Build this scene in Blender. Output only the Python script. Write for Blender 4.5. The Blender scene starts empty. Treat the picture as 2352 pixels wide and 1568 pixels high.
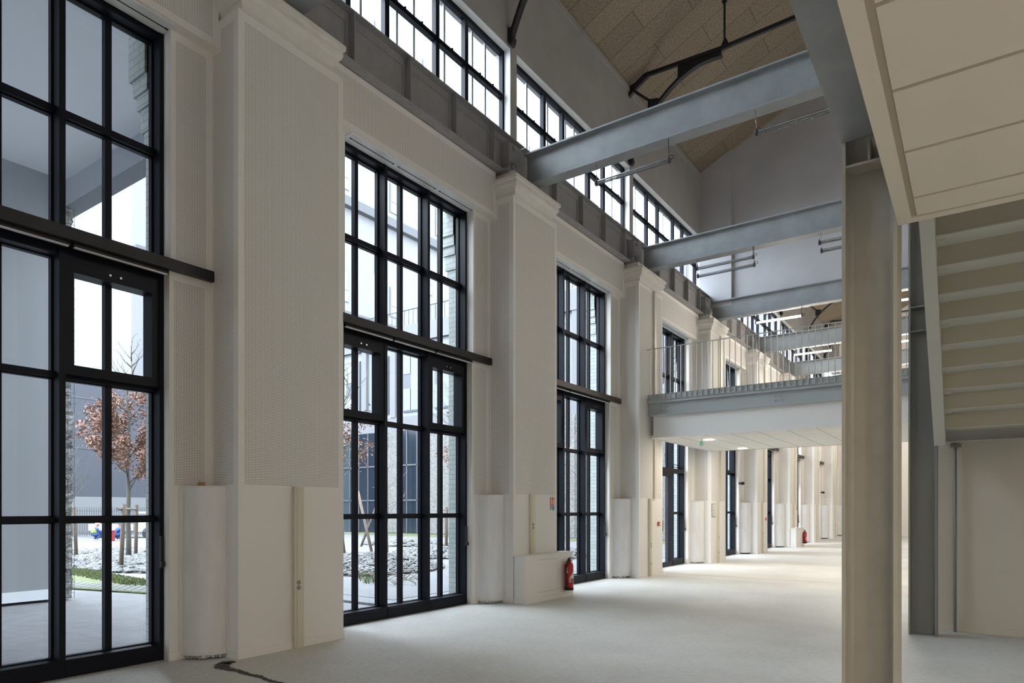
import bpy, math, random
from mathutils import Vector, noise
rnd = random.Random(7)
C = bpy.context.scene.collection
SC = bpy.context.scene
PI = math.pi

# ------------------------------------------------------------------ camera, sky, exposure
cam = bpy.data.cameras.new('camera'); co = bpy.data.objects.new('camera', cam); C.objects.link(co)
co.location = (0, 0, 1.6); co.rotation_euler = (PI/2, 0, 0.60892)
cam.sensor_fit = 'HORIZONTAL'; cam.sensor_width = 36; cam.lens = 1526.2/2352*36
cam.shift_y = (1170.2-784)/2352; cam.clip_start = .05; cam.clip_end = 400
SC.camera = co
w = bpy.data.worlds.new('overcast'); SC.world = w; w.use_nodes = True
bg = w.node_tree.nodes['Background']; bg.inputs[0].default_value = (.82, .90, 1.0, 1); bg.inputs[1].default_value = 13.5
SC.view_settings.view_transform = 'Standard'; SC.view_settings.look = 'None'
SC.view_settings.gamma = 1; SC.view_settings.use_curve_mapping = False
SC.view_settings.exposure = 0.08
LAMP = (1.0, .88, .73)          # warm tube light
LAMP_E = 330.0
cy = SC.cycles
cy.max_bounces = 12; cy.diffuse_bounces = 9; cy.glossy_bounces = 3; cy.transparent_max_bounces = 24
cy.transmission_bounces = 4; cy.caustics_reflective = False; cy.caustics_refractive = False
cy.use_denoising = True; cy.use_adaptive_sampling = True; cy.adaptive_threshold = .015; cy.sample_clamp_indirect = 6

# ------------------------------------------------------------------ helpers
class MB:
    def __init__(s): s.v = []; s.f = []; s.uv = []; s.sm = []
    def face(s, pts, uv=None, smooth=False):
        n = len(s.v); s.v += [tuple(p) for p in pts]; s.f.append(tuple(range(n, n+len(pts))))
        s.uv += list(uv) if uv else [(0, 0)]*len(pts); s.sm.append(smooth)
    def box(s, x0, x1, y0, y1, z0, z1):
        x0, x1 = sorted((x0, x1)); y0, y1 = sorted((y0, y1)); z0, z1 = sorted((z0, z1))
        n = len(s.v)
        s.v += [(x0,y0,z0),(x1,y0,z0),(x1,y1,z0),(x0,y1,z0),(x0,y0,z1),(x1,y0,z1),(x1,y1,z1),(x0,y1,z1)]
        for q in ((0,3,2,1),(4,5,6,7),(0,1,5,4),(1,2,6,5),(2,3,7,6),(3,0,4,7)):
            s.f.append(tuple(n+k for k in q)); s.uv += [(0,0)]*4; s.sm.append(False)
        return s
    def prism(s, poly, axis, a, b):
        """poly: list of 2-D points; axis 'x','y','z' extrusion from a to b. 'y': poly=(x,z); 'x': (y,z); 'z': (x,y)"""
        def P(p, t):
            return (t, p[0], p[1]) if axis == 'x' else (p[0], t, p[1]) if axis == 'y' else (p[0], p[1], t)
        n = len(s.v); k = len(poly)
        s.v += [P(p, a) for p in poly] + [P(p, b) for p in poly]
        s.f.append(tuple(range(n+k-1, n-1, -1))); s.f.append(tuple(range(n+k, n+2*k)))
        s.uv += [(0,0)]*(2*k); s.sm += [False, False]
        for i in range(k):
            j = (i+1) % k
            s.f.append((n+i, n+j, n+k+j, n+k+i)); s.uv += [(0,0)]*4; s.sm.append(False)
        return s
    def tube(s, pts, r, seg=8, cap=True):
        pts = [Vector(p) for p in pts]; rs = r if isinstance(r, (list, tuple)) else [r]*len(pts)
        n0 = len(s.v); prev = None
        for i, p in enumerate(pts):
            d = (pts[min(i+1, len(pts)-1)] - pts[max(i-1, 0)]).normalized()
            if prev is None:
                u = d.cross(Vector((0,0,1)));
                if u.length < .05: u = d.cross(Vector((0,1,0)))
            else: u = prev - d*prev.dot(d)
            u.normalize(); prev = u; q = d.cross(u)
            for k in range(seg):
                a = 2*PI*k/seg
                s.v.append(tuple(p + (u*math.cos(a)+q*math.sin(a))*rs[i]))
        for i in range(len(pts)-1):
            for k in range(seg):
                a = n0+i*seg+k; b = n0+i*seg+(k+1) % seg
                s.f.append((a, b, b+seg, a+seg)); s.uv += [(0,0)]*4; s.sm.append(True)
        if cap:
            s.f.append(tuple(n0+k for k in range(seg-1, -1, -1))); s.uv += [(0,0)]*seg; s.sm.append(False)
            m = n0+(len(pts)-1)*seg
            s.f.append(tuple(m+k for k in range(seg))); s.uv += [(0,0)]*seg; s.sm.append(False)
        return s
    def lathe(s, cx, cy_, prof, seg=20):
        n0 = len(s.v)
        for (r, z) in prof:
            for k in range(seg):
                a = 2*PI*k/seg; s.v.append((cx+r*math.cos(a), cy_+r*math.sin(a), z))
        for i in range(len(prof)-1):
            for k in range(seg):
                a = n0+i*seg+k; b = n0+i*seg+(k+1) % seg
                s.f.append((a, b, b+seg, a+seg)); s.uv += [(0,0)]*4; s.sm.append(True)
        s.f.append(tuple(n0+k for k in range(seg-1, -1, -1))); s.uv += [(0,0)]*seg; s.sm.append(False)
        m = n0+(len(prof)-1)*seg
        s.f.append(tuple(m+k for k in range(seg))); s.uv += [(0,0)]*seg; s.sm.append(False)
        return s
    def dome(s, p, nrm, r, h):
        """little rivet head: a hexagonal cap on a surface"""
        p = Vector(p); nrm = Vector(nrm); u = nrm.orthogonal().normalized(); q = nrm.cross(u); n = len(s.v)
        for rr, hh in ((r, 0), (r*.7, h*.8)):
            for k in range(6):
                a = k*PI/3; s.v.append(tuple(p+(u*math.cos(a)+q*math.sin(a))*rr+nrm*hh))
        s.v.append(tuple(p+nrm*h))
        for k in range(6):
            j = (k+1) % 6
            s.f.append((n+k, n+j, n+6+j, n+6+k)); s.uv += [(0,0)]*4; s.sm.append(True)
            s.f.append((n+6+k, n+6+j, n+12)); s.uv += [(0,0)]*3; s.sm.append(True)
    def perf(s, axis, c, u0, u1, z0, z1, side=1, pitch=.018):
        """perforated field on plane axis=c; UV counts holes. axis 'x': u is Y ; axis 'y': u is X"""
        nu = max(1, round((u1-u0)/pitch)); nv = max(1, round((z1-z0)/pitch))
        P = (lambda u, z: (c, u, z)) if axis == 'x' else (lambda u, z: (u, c, z))
        pts = [P(u0,z0), P(u1,z0), P(u1,z1), P(u0,z1)]; uv = [(1,1),(1+nu,1),(1+nu,1+nv),(1,1+nv)]
        if side < 0: pts.reverse(); uv.reverse()
        s.face(pts, uv)
    def build(s, name, mat, parent=None, origin=None):
        me = bpy.data.meshes.new(name)
        o3 = Vector(parent_origin(parent)) if parent else Vector(origin or (0,0,0))
        me.from_pydata([tuple(Vector(v)-o3) for v in s.v], [], s.f)
        uvl = me.uv_layers.new(name='UVMap')
        for i, u in enumerate(s.uv): uvl.data[i].uv = u
        me.polygons.foreach_set('use_smooth', s.sm)
        me.materials.append(mat); me.update()
        o = bpy.data.objects.new(name, me); C.objects.link(o)
        if parent: o.parent = parent
        else: o.location = o3
        return o
def parent_origin(p):
    v = Vector((0,0,0))
    while p is not None: v += p.location; p = p.parent
    return v
def tag(o, label=None, cat=None, group=None, kind=None):
    for k, v in (('label', label), ('category', cat), ('group', group), ('kind', kind)):
        if v: o[k] = v
    return o
def thing(name, loc, label, cat, group=None, kind=None):
    o = bpy.data.objects.new(name, None); C.objects.link(o); o.location = loc; o.empty_display_size = .1
    return tag(o, label, cat, group, kind)
def dup(root, d, label=None, group=None):
    def cp(o, par):
        c = o.copy(); C.objects.link(c)
        if par: c.parent = par
        for ch in o.children: cp(ch, c)
        return c
    r = cp(root, None); r.location = root.location + Vector(d)
    if label: r['label'] = label
    if group: r['group'] = group
    return r

# ------------------------------------------------------------------ materials
def newmat(name, col, rough=.6, metal=0, spec=None):
    m = bpy.data.materials.new(name); m.use_nodes = True
    b = m.node_tree.nodes['Principled BSDF']
    b.inputs['Base Color'].default_value = (*col, 1); b.inputs['Roughness'].default_value = rough
    b.inputs['Metallic'].default_value = metal
    if spec is not None: b.inputs['Specular IOR Level'].default_value = spec
    m.diffuse_color = (*col, 1)
    return m
def nd(m, t, **kw):
    n = m.node_tree.nodes.new(t)
    for k, v in kw.items(): setattr(n, k, v)
    return n
def lk(m, a, b): m.node_tree.links.new(a, b)
def bsdf(m): return m.node_tree.nodes['Principled BSDF']
def mottle(m, c1, c2, scale, detail=6, rough=.6, stretch=None, lo=.35, hi=.65, bump=0, bscale=None):
    """noise-mixed base colour in object space"""
    tc = nd(m, 'ShaderNodeTexCoord'); src = tc.outputs['Object']
    if stretch:
        mp = nd(m, 'ShaderNodeMapping'); mp.inputs['Scale'].default_value = stretch; lk(m, src, mp.inputs[0]); src = mp.outputs[0]
    n = nd(m, 'ShaderNodeTexNoise'); n.inputs['Scale'].default_value = scale; n.inputs['Detail'].default_value = detail
    n.inputs['Roughness'].default_value = rough; lk(m, src, n.inputs['Vector'])
    r = nd(m, 'ShaderNodeValToRGB'); r.color_ramp.elements[0].position = lo; r.color_ramp.elements[1].position = hi
    r.color_ramp.elements[0].color = (*c1, 1); r.color_ramp.elements[1].color = (*c2, 1)
    lk(m, n.outputs['Fac'], r.inputs[0]); lk(m, r.outputs[0], bsdf(m).inputs['Base Color'])
    if bump:
        n2 = nd(m, 'ShaderNodeTexNoise'); n2.inputs['Scale'].default_value = bscale or scale*6; n2.inputs['Detail'].default_value = 4
        lk(m, src, n2.inputs['Vector'])
        bp = nd(m, 'ShaderNodeBump'); bp.inputs['Strength'].default_value = bump; bp.inputs['Distance'].default_value = .01
        lk(m, n2.outputs['Fac'], bp.inputs['Height']); lk(m, bp.outputs[0], bsdf(m).inputs['Normal'])
    return r

M = {}
# perforated plasterboard: round holes 8 mm on an 18 mm grid where UV counts holes, plain elsewhere
m = M['perf'] = newmat('perforated_plaster', (.82, .80, .77), .8)
uvn = nd(m, 'ShaderNodeUVMap'); sp = nd(m, 'ShaderNodeSeparateXYZ'); lk(m, uvn.outputs[0], sp.inputs[0])
def mth(op, a, b=None, m=m):
    n = nd(m, 'ShaderNodeMath', operation=op)
    for i, x in enumerate((a, b)):
        if x is None: continue
        if isinstance(x, (int, float)): n.inputs[i].default_value = x
        else: lk(m, x, n.inputs[i])
    return n.outputs[0]
fx = mth('SUBTRACT', mth('FRACT', sp.outputs[0]), .5); fy = mth('SUBTRACT', mth('FRACT', sp.outputs[1]), .5)
d = mth('SQRT', mth('ADD', mth('MULTIPLY', fx, fx), mth('MULTIPLY', fy, fy)))
hole = mth('LESS_THAN', d, .235)
mx = nd(m, 'ShaderNodeMix', data_type='RGBA'); lk(m, hole, mx.inputs['Factor'])
mx.inputs['A'].default_value = (.82, .80, .77, 1); mx.inputs['B'].default_value = (.035, .03, .025, 1)
lk(m, mx.outputs['Result'], bsdf(m).inputs['Base Color'])

M['plaster'] = newmat('smooth_plaster', (.82, .80, .77), .8)
M['reveal'] = newmat('white_reveal', (.82, .82, .81), .55)
M['cap'] = newmat('capital_plaster', (.68, .65, .60), .9)
mottle(M['cap'], (.70,.68,.645), (.76,.74,.71), 5, bump=.12, bscale=30)
M['upper'] = newmat('grey_render', (.36, .35, .345), .9); mottle(M['upper'], (.335,.325,.32), (.38,.37,.365), 1.2, bump=.1, bscale=200)
M['gable'] = newmat('gable_render', (.50, .50, .51), .9); mottle(M['gable'], (.42,.42,.44), (.47,.47,.49), .8)
M['girder'] = newmat('girder_paint', (.32, .32, .325), .5); mottle(M['girder'], (.30,.30,.305), (.34,.34,.345), 5, bump=.15, bscale=40)
M['beam'] = newmat('beam_paint', (.27, .295, .31), .42); mottle(M['beam'], (.24,.262,.275), (.295,.32,.335), 2.5, bump=.12, bscale=30)
M['bluegrey'] = newmat('bridge_paint', (.42, .45, .46), .5)
M['column'] = newmat('column_paint', (.40, .385, .34), .5); mottle(M['column'], (.38,.365,.32), (.42,.40,.355), 6, bump=.05, bscale=60)
M['columnshade'] = newmat('shaded_column_paint', (.24, .245, .235), .5)  # darker copy of the column paint, with shade put into the colour
M['dark'] = newmat('window_steel', (.0055, .0075, .0135), .45, spec=.18)
M['black'] = newmat('black_steel', (.008, .008, .009), .5)
M['truss'] = newmat('truss_iron', (.010, .011, .015), .6)
M['brown'] = newmat('brown_steel', (.05, .035, .025), .5)
M['cream'] = newmat('cream_panel', (.66, .62, .55), .75)
M['groove'] = newmat('joint_strip', (.40, .36, .30), .8)
M['duct'] = newmat('cable_duct', (.66, .62, .50), .5)
M['white'] = newmat('white_paint', (.76, .76, .75), .6)
M['tile'] = newmat('ceiling_tile', (.86, .86, .85), .85)
M['socket'] = newmat('socket_grey', (.25, .25, .24), .4)
M['red'] = newmat('red_enamel', (.45, .012, .010), .28)
M['signred'] = newmat('sign_red', (.62, .10, .03), .5)
M['signwhite'] = newmat('sign_white', (.8, .8, .78), .5)
M['signblue'] = newmat('sign_blue', (.10, .25, .34), .5)
M['chrome'] = newmat('bright_metal', (.55, .56, .58), .25, .9)
M['slot'] = newmat('slot_metal', (.78, .79, .79), .35)
M['stair'] = newmat('stair_paint', (.40, .385, .32), .6)
M['stringer'] = newmat('stringer_paint', (.52, .53, .50), .5)
M['tan'] = newmat('cardboard', (.42, .26, .12), .8)
M['stain'] = newmat('tar_repair', (.075, .07, .065), .85)

def emis(name, col, e):
    m = bpy.data.materials.new(name); m.use_nodes = True; nt = m.node_tree; nt.nodes.clear()
    em = nt.nodes.new('ShaderNodeEmission'); em.inputs[0].default_value = (*col, 1); em.inputs[1].default_value = e
    ou = nt.nodes.new('ShaderNodeOutputMaterial'); nt.links.new(em.outputs[0], ou.inputs[0]); return m
M['tube_on'] = emis('lit_tube', LAMP, LAMP_E); M['tube_far'] = emis('lit_tube_far_hall', LAMP, LAMP_E*2)
M['down_on'] = emis('lit_downlight', (1.0, .87, .71), 180)
M['exit'] = emis('exit_green', (.08, .55, .28), .6)
M['tube_off'] = newmat('unlit_tube', (.65, .66, .68), .3)

def glassmat(name, tint, refl, rough=.0):
    m = bpy.data.materials.new(name); m.use_nodes = True; nt = m.node_tree; nt.nodes.clear()
    t = nt.nodes.new('ShaderNodeBsdfTransparent'); t.inputs[0].default_value = (*tint, 1)
    g = nt.nodes.new('ShaderNodeBsdfGlossy'); g.inputs['Roughness'].default_value = rough
    mx = nt.nodes.new('ShaderNodeMixShader'); fr = nt.nodes.new('ShaderNodeFresnel'); fr.inputs[0].default_value = refl
    ou = nt.nodes.new('ShaderNodeOutputMaterial')
    nt.links.new(fr.outputs[0], mx.inputs[0]); nt.links.new(t.outputs[0], mx.inputs[1]); nt.links.new(g.outputs[0], mx.inputs[2])
    nt.links.new(mx.outputs[0], ou.inputs[0]); return m
M['glass'] = glassmat('clear_glass', (.90, .94, .95), 1.45)
M['tubeglass'] = glassmat('clear_tube', (.80, .82, .84), 1.4)

# wrapped film on the air diffusers
m = M['film'] = newmat('wrapped_diffuser', (.80, .80, .81), .32)
mottle(m, (.76,.76,.775), (.83,.83,.84), 9, stretch=(1,1,.25), bump=.2, bscale=55)
# concrete floor
m = M['floor'] = newmat('screed', (.45, .44, .41), .55)
tc = nd(m, 'ShaderNodeTexCoord')
n1 = nd(m, 'ShaderNodeTexNoise'); n1.inputs['Scale'].default_value = .55; n1.inputs['Detail'].default_value = 8; n1.inputs['Roughness'].default_value = .62
n2 = nd(m, 'ShaderNodeTexNoise'); n2.inputs['Scale'].default_value = 14; n2.inputs['Detail'].default_value = 8; n2.inputs['Roughness'].default_value = .75
mp = nd(m, 'ShaderNodeMapping'); mp.inputs['Scale'].default_value = (1, 3.2, 1); mp.inputs['Rotation'].default_value = (0,0,.35)
lk(m, tc.outputs['Object'], n1.inputs['Vector']); lk(m, tc.outputs['Object'], mp.inputs[0]); lk(m, mp.outputs[0], n2.inputs['Vector'])
r1 = nd(m, 'ShaderNodeValToRGB'); r1.color_ramp.elements[0].position=.3; r1.color_ramp.elements[1].position=.7
r1.color_ramp.elements[0].color=(.56,.555,.52,1); r1.color_ramp.elements[1].color=(.70,.70,.675,1)
r2 = nd(m, 'ShaderNodeValToRGB'); r2.color_ramp.elements[0].position=.28; r2.color_ramp.elements[1].position=.55
r2.color_ramp.elements[0].color=(.70,.69,.66,1); r2.color_ramp.elements[1].color=(1,1,1,1)
mul = nd(m, 'ShaderNodeMix', data_type='RGBA', blend_type='MULTIPLY'); mul.inputs['Factor'].default_value = 1
lk(m, n1.outputs['Fac'], r1.inputs[0]); lk(m, n2.outputs['Fac'], r2.inputs[0])
lk(m, r1.outputs[0], mul.inputs['A']); lk(m, r2.outputs[0], mul.inputs['B'])
n3 = nd(m, 'ShaderNodeTexNoise'); n3.inputs['Scale'].default_value = 9; n3.inputs['Detail'].default_value = 3
lk(m, tc.outputs['Object'], n3.inputs['Vector'])
r3 = nd(m, 'ShaderNodeValToRGB'); r3.color_ramp.elements[0].position=.235; r3.color_ramp.elements[1].position=.27
r3.color_ramp.elements[0].color=(.45,.44,.42,1); r3.color_ramp.elements[1].color=(1,1,1,1)
lk(m, n3.outputs['Fac'], r3.inputs[0])
mul2 = nd(m, 'ShaderNodeMix', data_type='RGBA', blend_type='MULTIPLY'); mul2.inputs['Factor'].default_value = 1
lk(m, mul.outputs['Result'], mul2.inputs['A']); lk(m, r3.outputs[0], mul2.inputs['B'])
lk(m, mul2.outputs['Result'], bsdf(m).inputs['Base Color'])
bp = nd(m, 'ShaderNodeBump'); bp.inputs['Strength'].default_value=.12; bp.inputs['Distance'].default_value=.01
lk(m, n2.outputs['Fac'], bp.inputs['Height']); lk(m, bp.outputs[0], bsdf(m).inputs['Normal'])
# wood-wool boards (UV in metres)
m = M['wool'] = newmat('wood_wool', (.33,.27,.20), .95)
uvn = nd(m, 'ShaderNodeUVMap')
br = nd(m, 'ShaderNodeTexBrick'); br.inputs['Scale'].default_value = 1; br.inputs['Brick Width'].default_value = 2.0
br.inputs['Row Height'].default_value = .625; br.inputs['Mortar Size'].default_value = .006; br.inputs['Mortar Smooth'].default_value = .3
br.inputs['Color1'].default_value = (.27,.225,.17,1); br.inputs['Color2'].default_value = (.33,.275,.21,1); br.inputs['Mortar'].default_value = (.07,.05,.035,1)
lk(m, uvn.outputs[0], br.inputs['Vector'])
nz = nd(m, 'ShaderNodeTexNoise'); nz.inputs['Scale'].default_value = 22; nz.inputs['Detail'].default_value = 6; nz.inputs['Roughness'].default_value=.8
lk(m, uvn.outputs[0], nz.inputs['Vector'])
rr = nd(m, 'ShaderNodeValToRGB'); rr.color_ramp.elements[0].position=.3; rr.color_ramp.elements[1].position=.7
rr.color_ramp.elements[0].color=(.42,.40,.36,1); rr.color_ramp.elements[1].color=(1.35,1.33,1.3,1)
lk(m, nz.outputs['Fac'], rr.inputs[0])
mu = nd(m, 'ShaderNodeMix', data_type='RGBA', blend_type='MULTIPLY'); mu.inputs['Factor'].default_value=1
lk(m, br.outputs['Color'], mu.inputs['A']); lk(m, rr.outputs[0], mu.inputs['B']); lk(m, mu.outputs['Result'], bsdf(m).inputs['Base Color'])
# exterior
m = M['brick'] = newmat('painted_brick', (.4,.42,.40), .9)
tc = nd(m, 'ShaderNodeTexCoord'); sx = nd(m,'ShaderNodeSeparateXYZ'); cx = nd(m,'ShaderNodeCombineXYZ')
lk(m, tc.outputs['Object'], sx.inputs[0]); 
ad = nd(m,'ShaderNodeMath', operation='ADD'); lk(m, sx.outputs[0], ad.inputs[0]); lk(m, sx.outputs[1], ad.inputs[1])
lk(m, ad.outputs[0], cx.inputs[0]); lk(m, sx.outputs[2], cx.inputs[1])
br = nd(m,'ShaderNodeTexBrick'); br.inputs['Scale'].default_value=1; br.inputs['Brick Width'].default_value=.24; br.inputs['Row Height'].default_value=.085
br.inputs['Mortar Size'].default_value=.006; br.inputs['Color1'].default_value=(.36,.39,.37,1); br.inputs['Color2'].default_value=(.42,.45,.43,1); br.inputs['Mortar'].default_value=(.27,.285,.28,1)
lk(m, cx.outputs[0], br.inputs['Vector']); lk(m, br.outputs['Color'], bsdf(m).inputs['Base Color'])
def stone(name, c1, c2, scale):
    m = newmat(name, c2, .95)
    tc = nd(m,'ShaderNodeTexCoord'); vo = nd(m,'ShaderNodeTexVoronoi'); vo.inputs['Scale'].default_value=scale
    v2 = nd(m,'ShaderNodeTexVoronoi', feature='DISTANCE_TO_EDGE'); v2.inputs['Scale'].default_value=scale
    mp = nd(m,'ShaderNodeMapping'); mp.inputs['Scale'].default_value=(1,1,1.35); lk(m, tc.outputs['Object'], mp.inputs[0])
    lk(m, mp.outputs[0], vo.inputs['Vector']); lk(m, mp.outputs[0], v2.inputs['Vector'])
    r = nd(m,'ShaderNodeValToRGB'); r.color_ramp.elements[0].color=(*c1,1); r.color_ramp.elements[1].color=(*c2,1); 
    lk(m, vo.outputs['Color'], r.inputs[0])
    e = nd(m,'ShaderNodeValToRGB'); e.color_ramp.elements[0].position=.01; e.color_ramp.elements[1].position=.07
    e.color_ramp.elements[0].color=(.12,.12,.12,1); e.color_ramp.elements[1].color=(1,1,1,1); lk(m, v2.outputs['Distance'], e.inputs[0])
    x = nd(m,'ShaderNodeMix', data_type='RGBA', blend_type='MULTIPLY'); x.inputs['Factor'].default_value=1
    lk(m, r.outputs[0], x.inputs['A']); lk(m, e.outputs[0], x.inputs['B']); lk(m, x.outputs['Result'], bsdf(m).inputs['Base Color'])
    return m
M['gabion'] = stone('gabion_stone', (.17,.165,.155), (.42,.41,.39), 9.5)
M['gabionfar'] = stone('far_gabion_stone', (0.099,0.096,0.090), (0.19,0.187,0.178), 13)
M['asphalt'] = newmat('asphalt', (.13,.13,.135), .9); mottle(M['asphalt'], (.10,.10,.105), (.155,.155,.16), 2.2, detail=15, rough=.8, bump=.4, bscale=120)
M['path'] = newmat('pale_path', (.105,.105,.108), .9); mottle(M['path'], (.095,.095,.098), (.115,.115,.118), 2)
M['rock'] = newmat('rock', (0.128,0.125,0.122), .95); mottle(M['rock'], (0.075,0.075,0.075), (0.145,0.143,0.14), 3)
M['soil'] = newmat('bed_soil', (0.093,0.087,0.081), .95); mottle(M['soil'], (0.064,0.058,0.052), (0.139,0.133,0.128), 4)
M['grass'] = newmat('lawn', (.06,.075,.025), .95); mottle(M['grass'], (.045,.058,.02), (.095,.11,.04), 9, bump=.5, bscale=60)
M['blade'] = newmat('grass_blade', (.075,.095,.03), .9)
M['paver'] = newmat('grass_paver', (0.145,0.151,0.145), .9)
M['bark'] = newmat('bark', (0.060,0.056,0.048), .95)
M['paleb'] = newmat('pale_twig', (0.128,0.122,0.116), .9)
M['stake'] = newmat('stake_wood', (0.093,0.067,0.046), .9); mottle(M['stake'], (0.058,0.043,0.032), (0.116,0.087,0.064), 6, stretch=(1,1,.2))
M['rail'] = newmat('rail_wood', (0.116,0.104,0.087), .9)
M['leaf'] = newmat('dry_leaf', (0.144,0.068,0.041), .8); mottle(M['leaf'], (0.090,0.041,0.027), (0.216,0.117,0.081), 6)
M['volume'] = newmat('grey_cladding', (.27,.275,.29), .55); mottle(M['volume'], (.255,.26,.275), (.285,.29,.305), .8, stretch=(1,1,.15))
M['soffit'] = newmat('porch_soffit', (.72,.73,.76), .8)
M['fascia'] = newmat('porch_fascia', (.20,.21,.24), .8)
M['whitewall'] = newmat('white_facade', (.112,.114,.119), .9)
M['bluewall'] = newmat('dark_facade', (0.030,0.033,0.043), .8); M['outerbar'] = newmat('outer_bar_paint', (.6,.62,.65), .7)
M['cladding'] = newmat('pale_blue_cladding', (0.151,0.165,0.186), .7)
M['winext'] = newmat('window_glass_far', (0.075,0.093,0.116), .15)
M['winframe'] = newmat('far_window_frame', (.05,.055,.065), .5)
M['darkglass'] = newmat('dark_glazing', (.010,.015,.022), .12)
M['tealglass'] = newmat('teal_glazing', (.028,.042,.048), .15)
M['cornice'] = newmat('far_cornice', (.05,.052,.057), .9)
M['fence'] = newmat('fence_steel', (0.058,0.064,0.070), .6)
M['truck'] = newmat('truck_white', (0.209,0.215,0.220), .4)
M['tyre'] = newmat('rubber', (.01,.01,.01), .9)
M['bluecloth'] = newmat('blue_jacket', (.01,.035,.13), .8)
M['redcloth'] = newmat('red_tarp', (.17,.006,.008), .7)
M['skin'] = newmat('skin', (.3,.17,.12), .6)
M['hivis'] = newmat('lime_vest', (.16,.22,.03), .7)

# ------------------------------------------------------------------ key dimensions
B = 5.15
PF, WL, WU, HD, FR = -6.46, -6.99, -6.96, -6.83, -7.10     # pillar face, wall below / above ledge, header face, window face
PY0, PY1 = 4.15, 5.585
OY0, OY1 = 0.90, 3.69                                      # window opening for index 0
XR = 6.0; YB = -3.2; YE = 46.05
NB = range(0, 9)
RIDGE = -0.6; ROOF0 = 12.06; SL = .466
def roofz(x): return ROOF0 + SL*(x+7.05) if x < RIDGE else ROOF0 + SL*(RIDGE+7.05) - SL*(x-RIDGE)
def S(name, mb, mat, label, cat='structure'):
    return tag(mb.build(name, mat), label, cat, kind='structure')

# ------------------------------------------------------------------ shell
S('floor', MB().box(-7.3, XR, YB, YE, -.2, 0), M['floor'], 'pale unpolished concrete screed floor of the long hall', 'floor')
mb = MB()
for y in (15.95, 20.6, 25.4, 30.6): mb.box(-6.4, XR-.1, y, y+.02, 0, .0015)
o = tag(mb.build('floor_joint', M['groove']), 'thin dark joints crossing the concrete floor', 'joint', kind='structure')
# tar repair line
pts = [(-6.42,4.08,.07),(-6.43,3.97,.10),(-6.30,3.86,.085),(-6.16,3.84,.055),(-5.98,3.86,.045),(-5.82,3.83,.04),(-5.62,3.84,.04),(-5.40,3.80,.035),(-5.15,3.82,.028),(-4.85,3.76,.02),(-4.4,3.7,.012)]
mb = MB(); L = []; R = []
for i in range((len(pts)-1)*10+1):
    k = min(i//10, len(pts)-2); t = (i-k*10)/10
    a, b = Vector(pts[k]), Vector(pts[k+1]); p = a.lerp(b, t); dd = (b-a); dd.z = 0; dd.normalize(); nn = Vector((-dd.y, dd.x, 0))
    w1 = p.z*(.6+rnd.random()*.55); w2 = p.z*(.6+rnd.random()*.55)
    L.append((p.x+nn.x*w1, p.y+nn.y*w1, .002)); R.append((p.x-nn.x*w2, p.y-nn.y*w2, .002))
for i in range(len(L)-1): mb.face([R[i], R[i+1], L[i+1], L[i]])
tag(mb.build('floor_stain', M['stain']), 'dark ragged tar-filled crack on the floor beside the nearest pillar', 'stain')

# left wall: strips beside the windows, headers, upper wall with the clerestory openings
mb = MB()
XB = -7.32
for i in NB:
    o = i*B
    for a, b in ((OY1+o, PY0+o), (PY1+o, OY0+B+o)):
        mb.box(XB, WL, a, b, 0, 4.14); mb.box(XB, WU, a, b, 4.14, 6.67)
        m_ = .05
        mb.perf('x', WL+.002, a+m_, b-.07, 1.86, 4.04); mb.perf('x', WU+.002, a+m_, b-.07, 4.26, 6.58)
    mb.box(XB, HD, PY1+o, PY0+B+o, 6.67, 7.45)
    mb.perf('x', HD+.002, PY1+o+.07, PY0+B+o-.07, 6.75, 7.36)
    mb.box(XB, -6.95, PY1+o-1.44, PY1+o, 6.67, 8.25)         # behind the pillar head
mb.box(XB, WL, YB, OY0, 0, 6.67); mb.box(XB, HD, YB, PY0, 6.67, 7.45); mb.perf('x', HD+.002, YB+.1, PY0-.07, 6.75, 7.36)
mb.box(XB, -7.0, YB, YE, 7.45, 8.15)
S('wall_left', mb, M['perf'], 'white perforated plasterboard wall around the tall windows', 'wall')
mb = MB()
for i in range(-2, 8):
    o = i*B
    s0, s1 = 5.07+o, 10.04+o
    mb.box(-7.40, -7.02, s1, s1+.18, 8.15, 10.10)
mb.box(-7.40, -7.02, YB, YE, 10.10, ROOF0+.2); mb.box(-7.40, -7.05, YB, YE, 8.10, 8.22)
mb.box(-7.02, -6.985, YB, YE, 11.90, 12.02)
S('wall_left_upper', mb, M['upper'], 'grey rendered upper wall above the clerestory windows', 'wall')
mb = MB()
for i in NB:
    mb.box(WL-.001, WL+.012, OY1+i*B-.01, PY0+i*B, 0, .085)
    mb.box(-7.12, WL+.012, OY1+i*B, OY1+i*B+.012, 0, .085) if False else None
S('baseboard_left', mb, M['plaster'], 'low white skirting at the foot of the window wall', 'baseboard')
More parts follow.
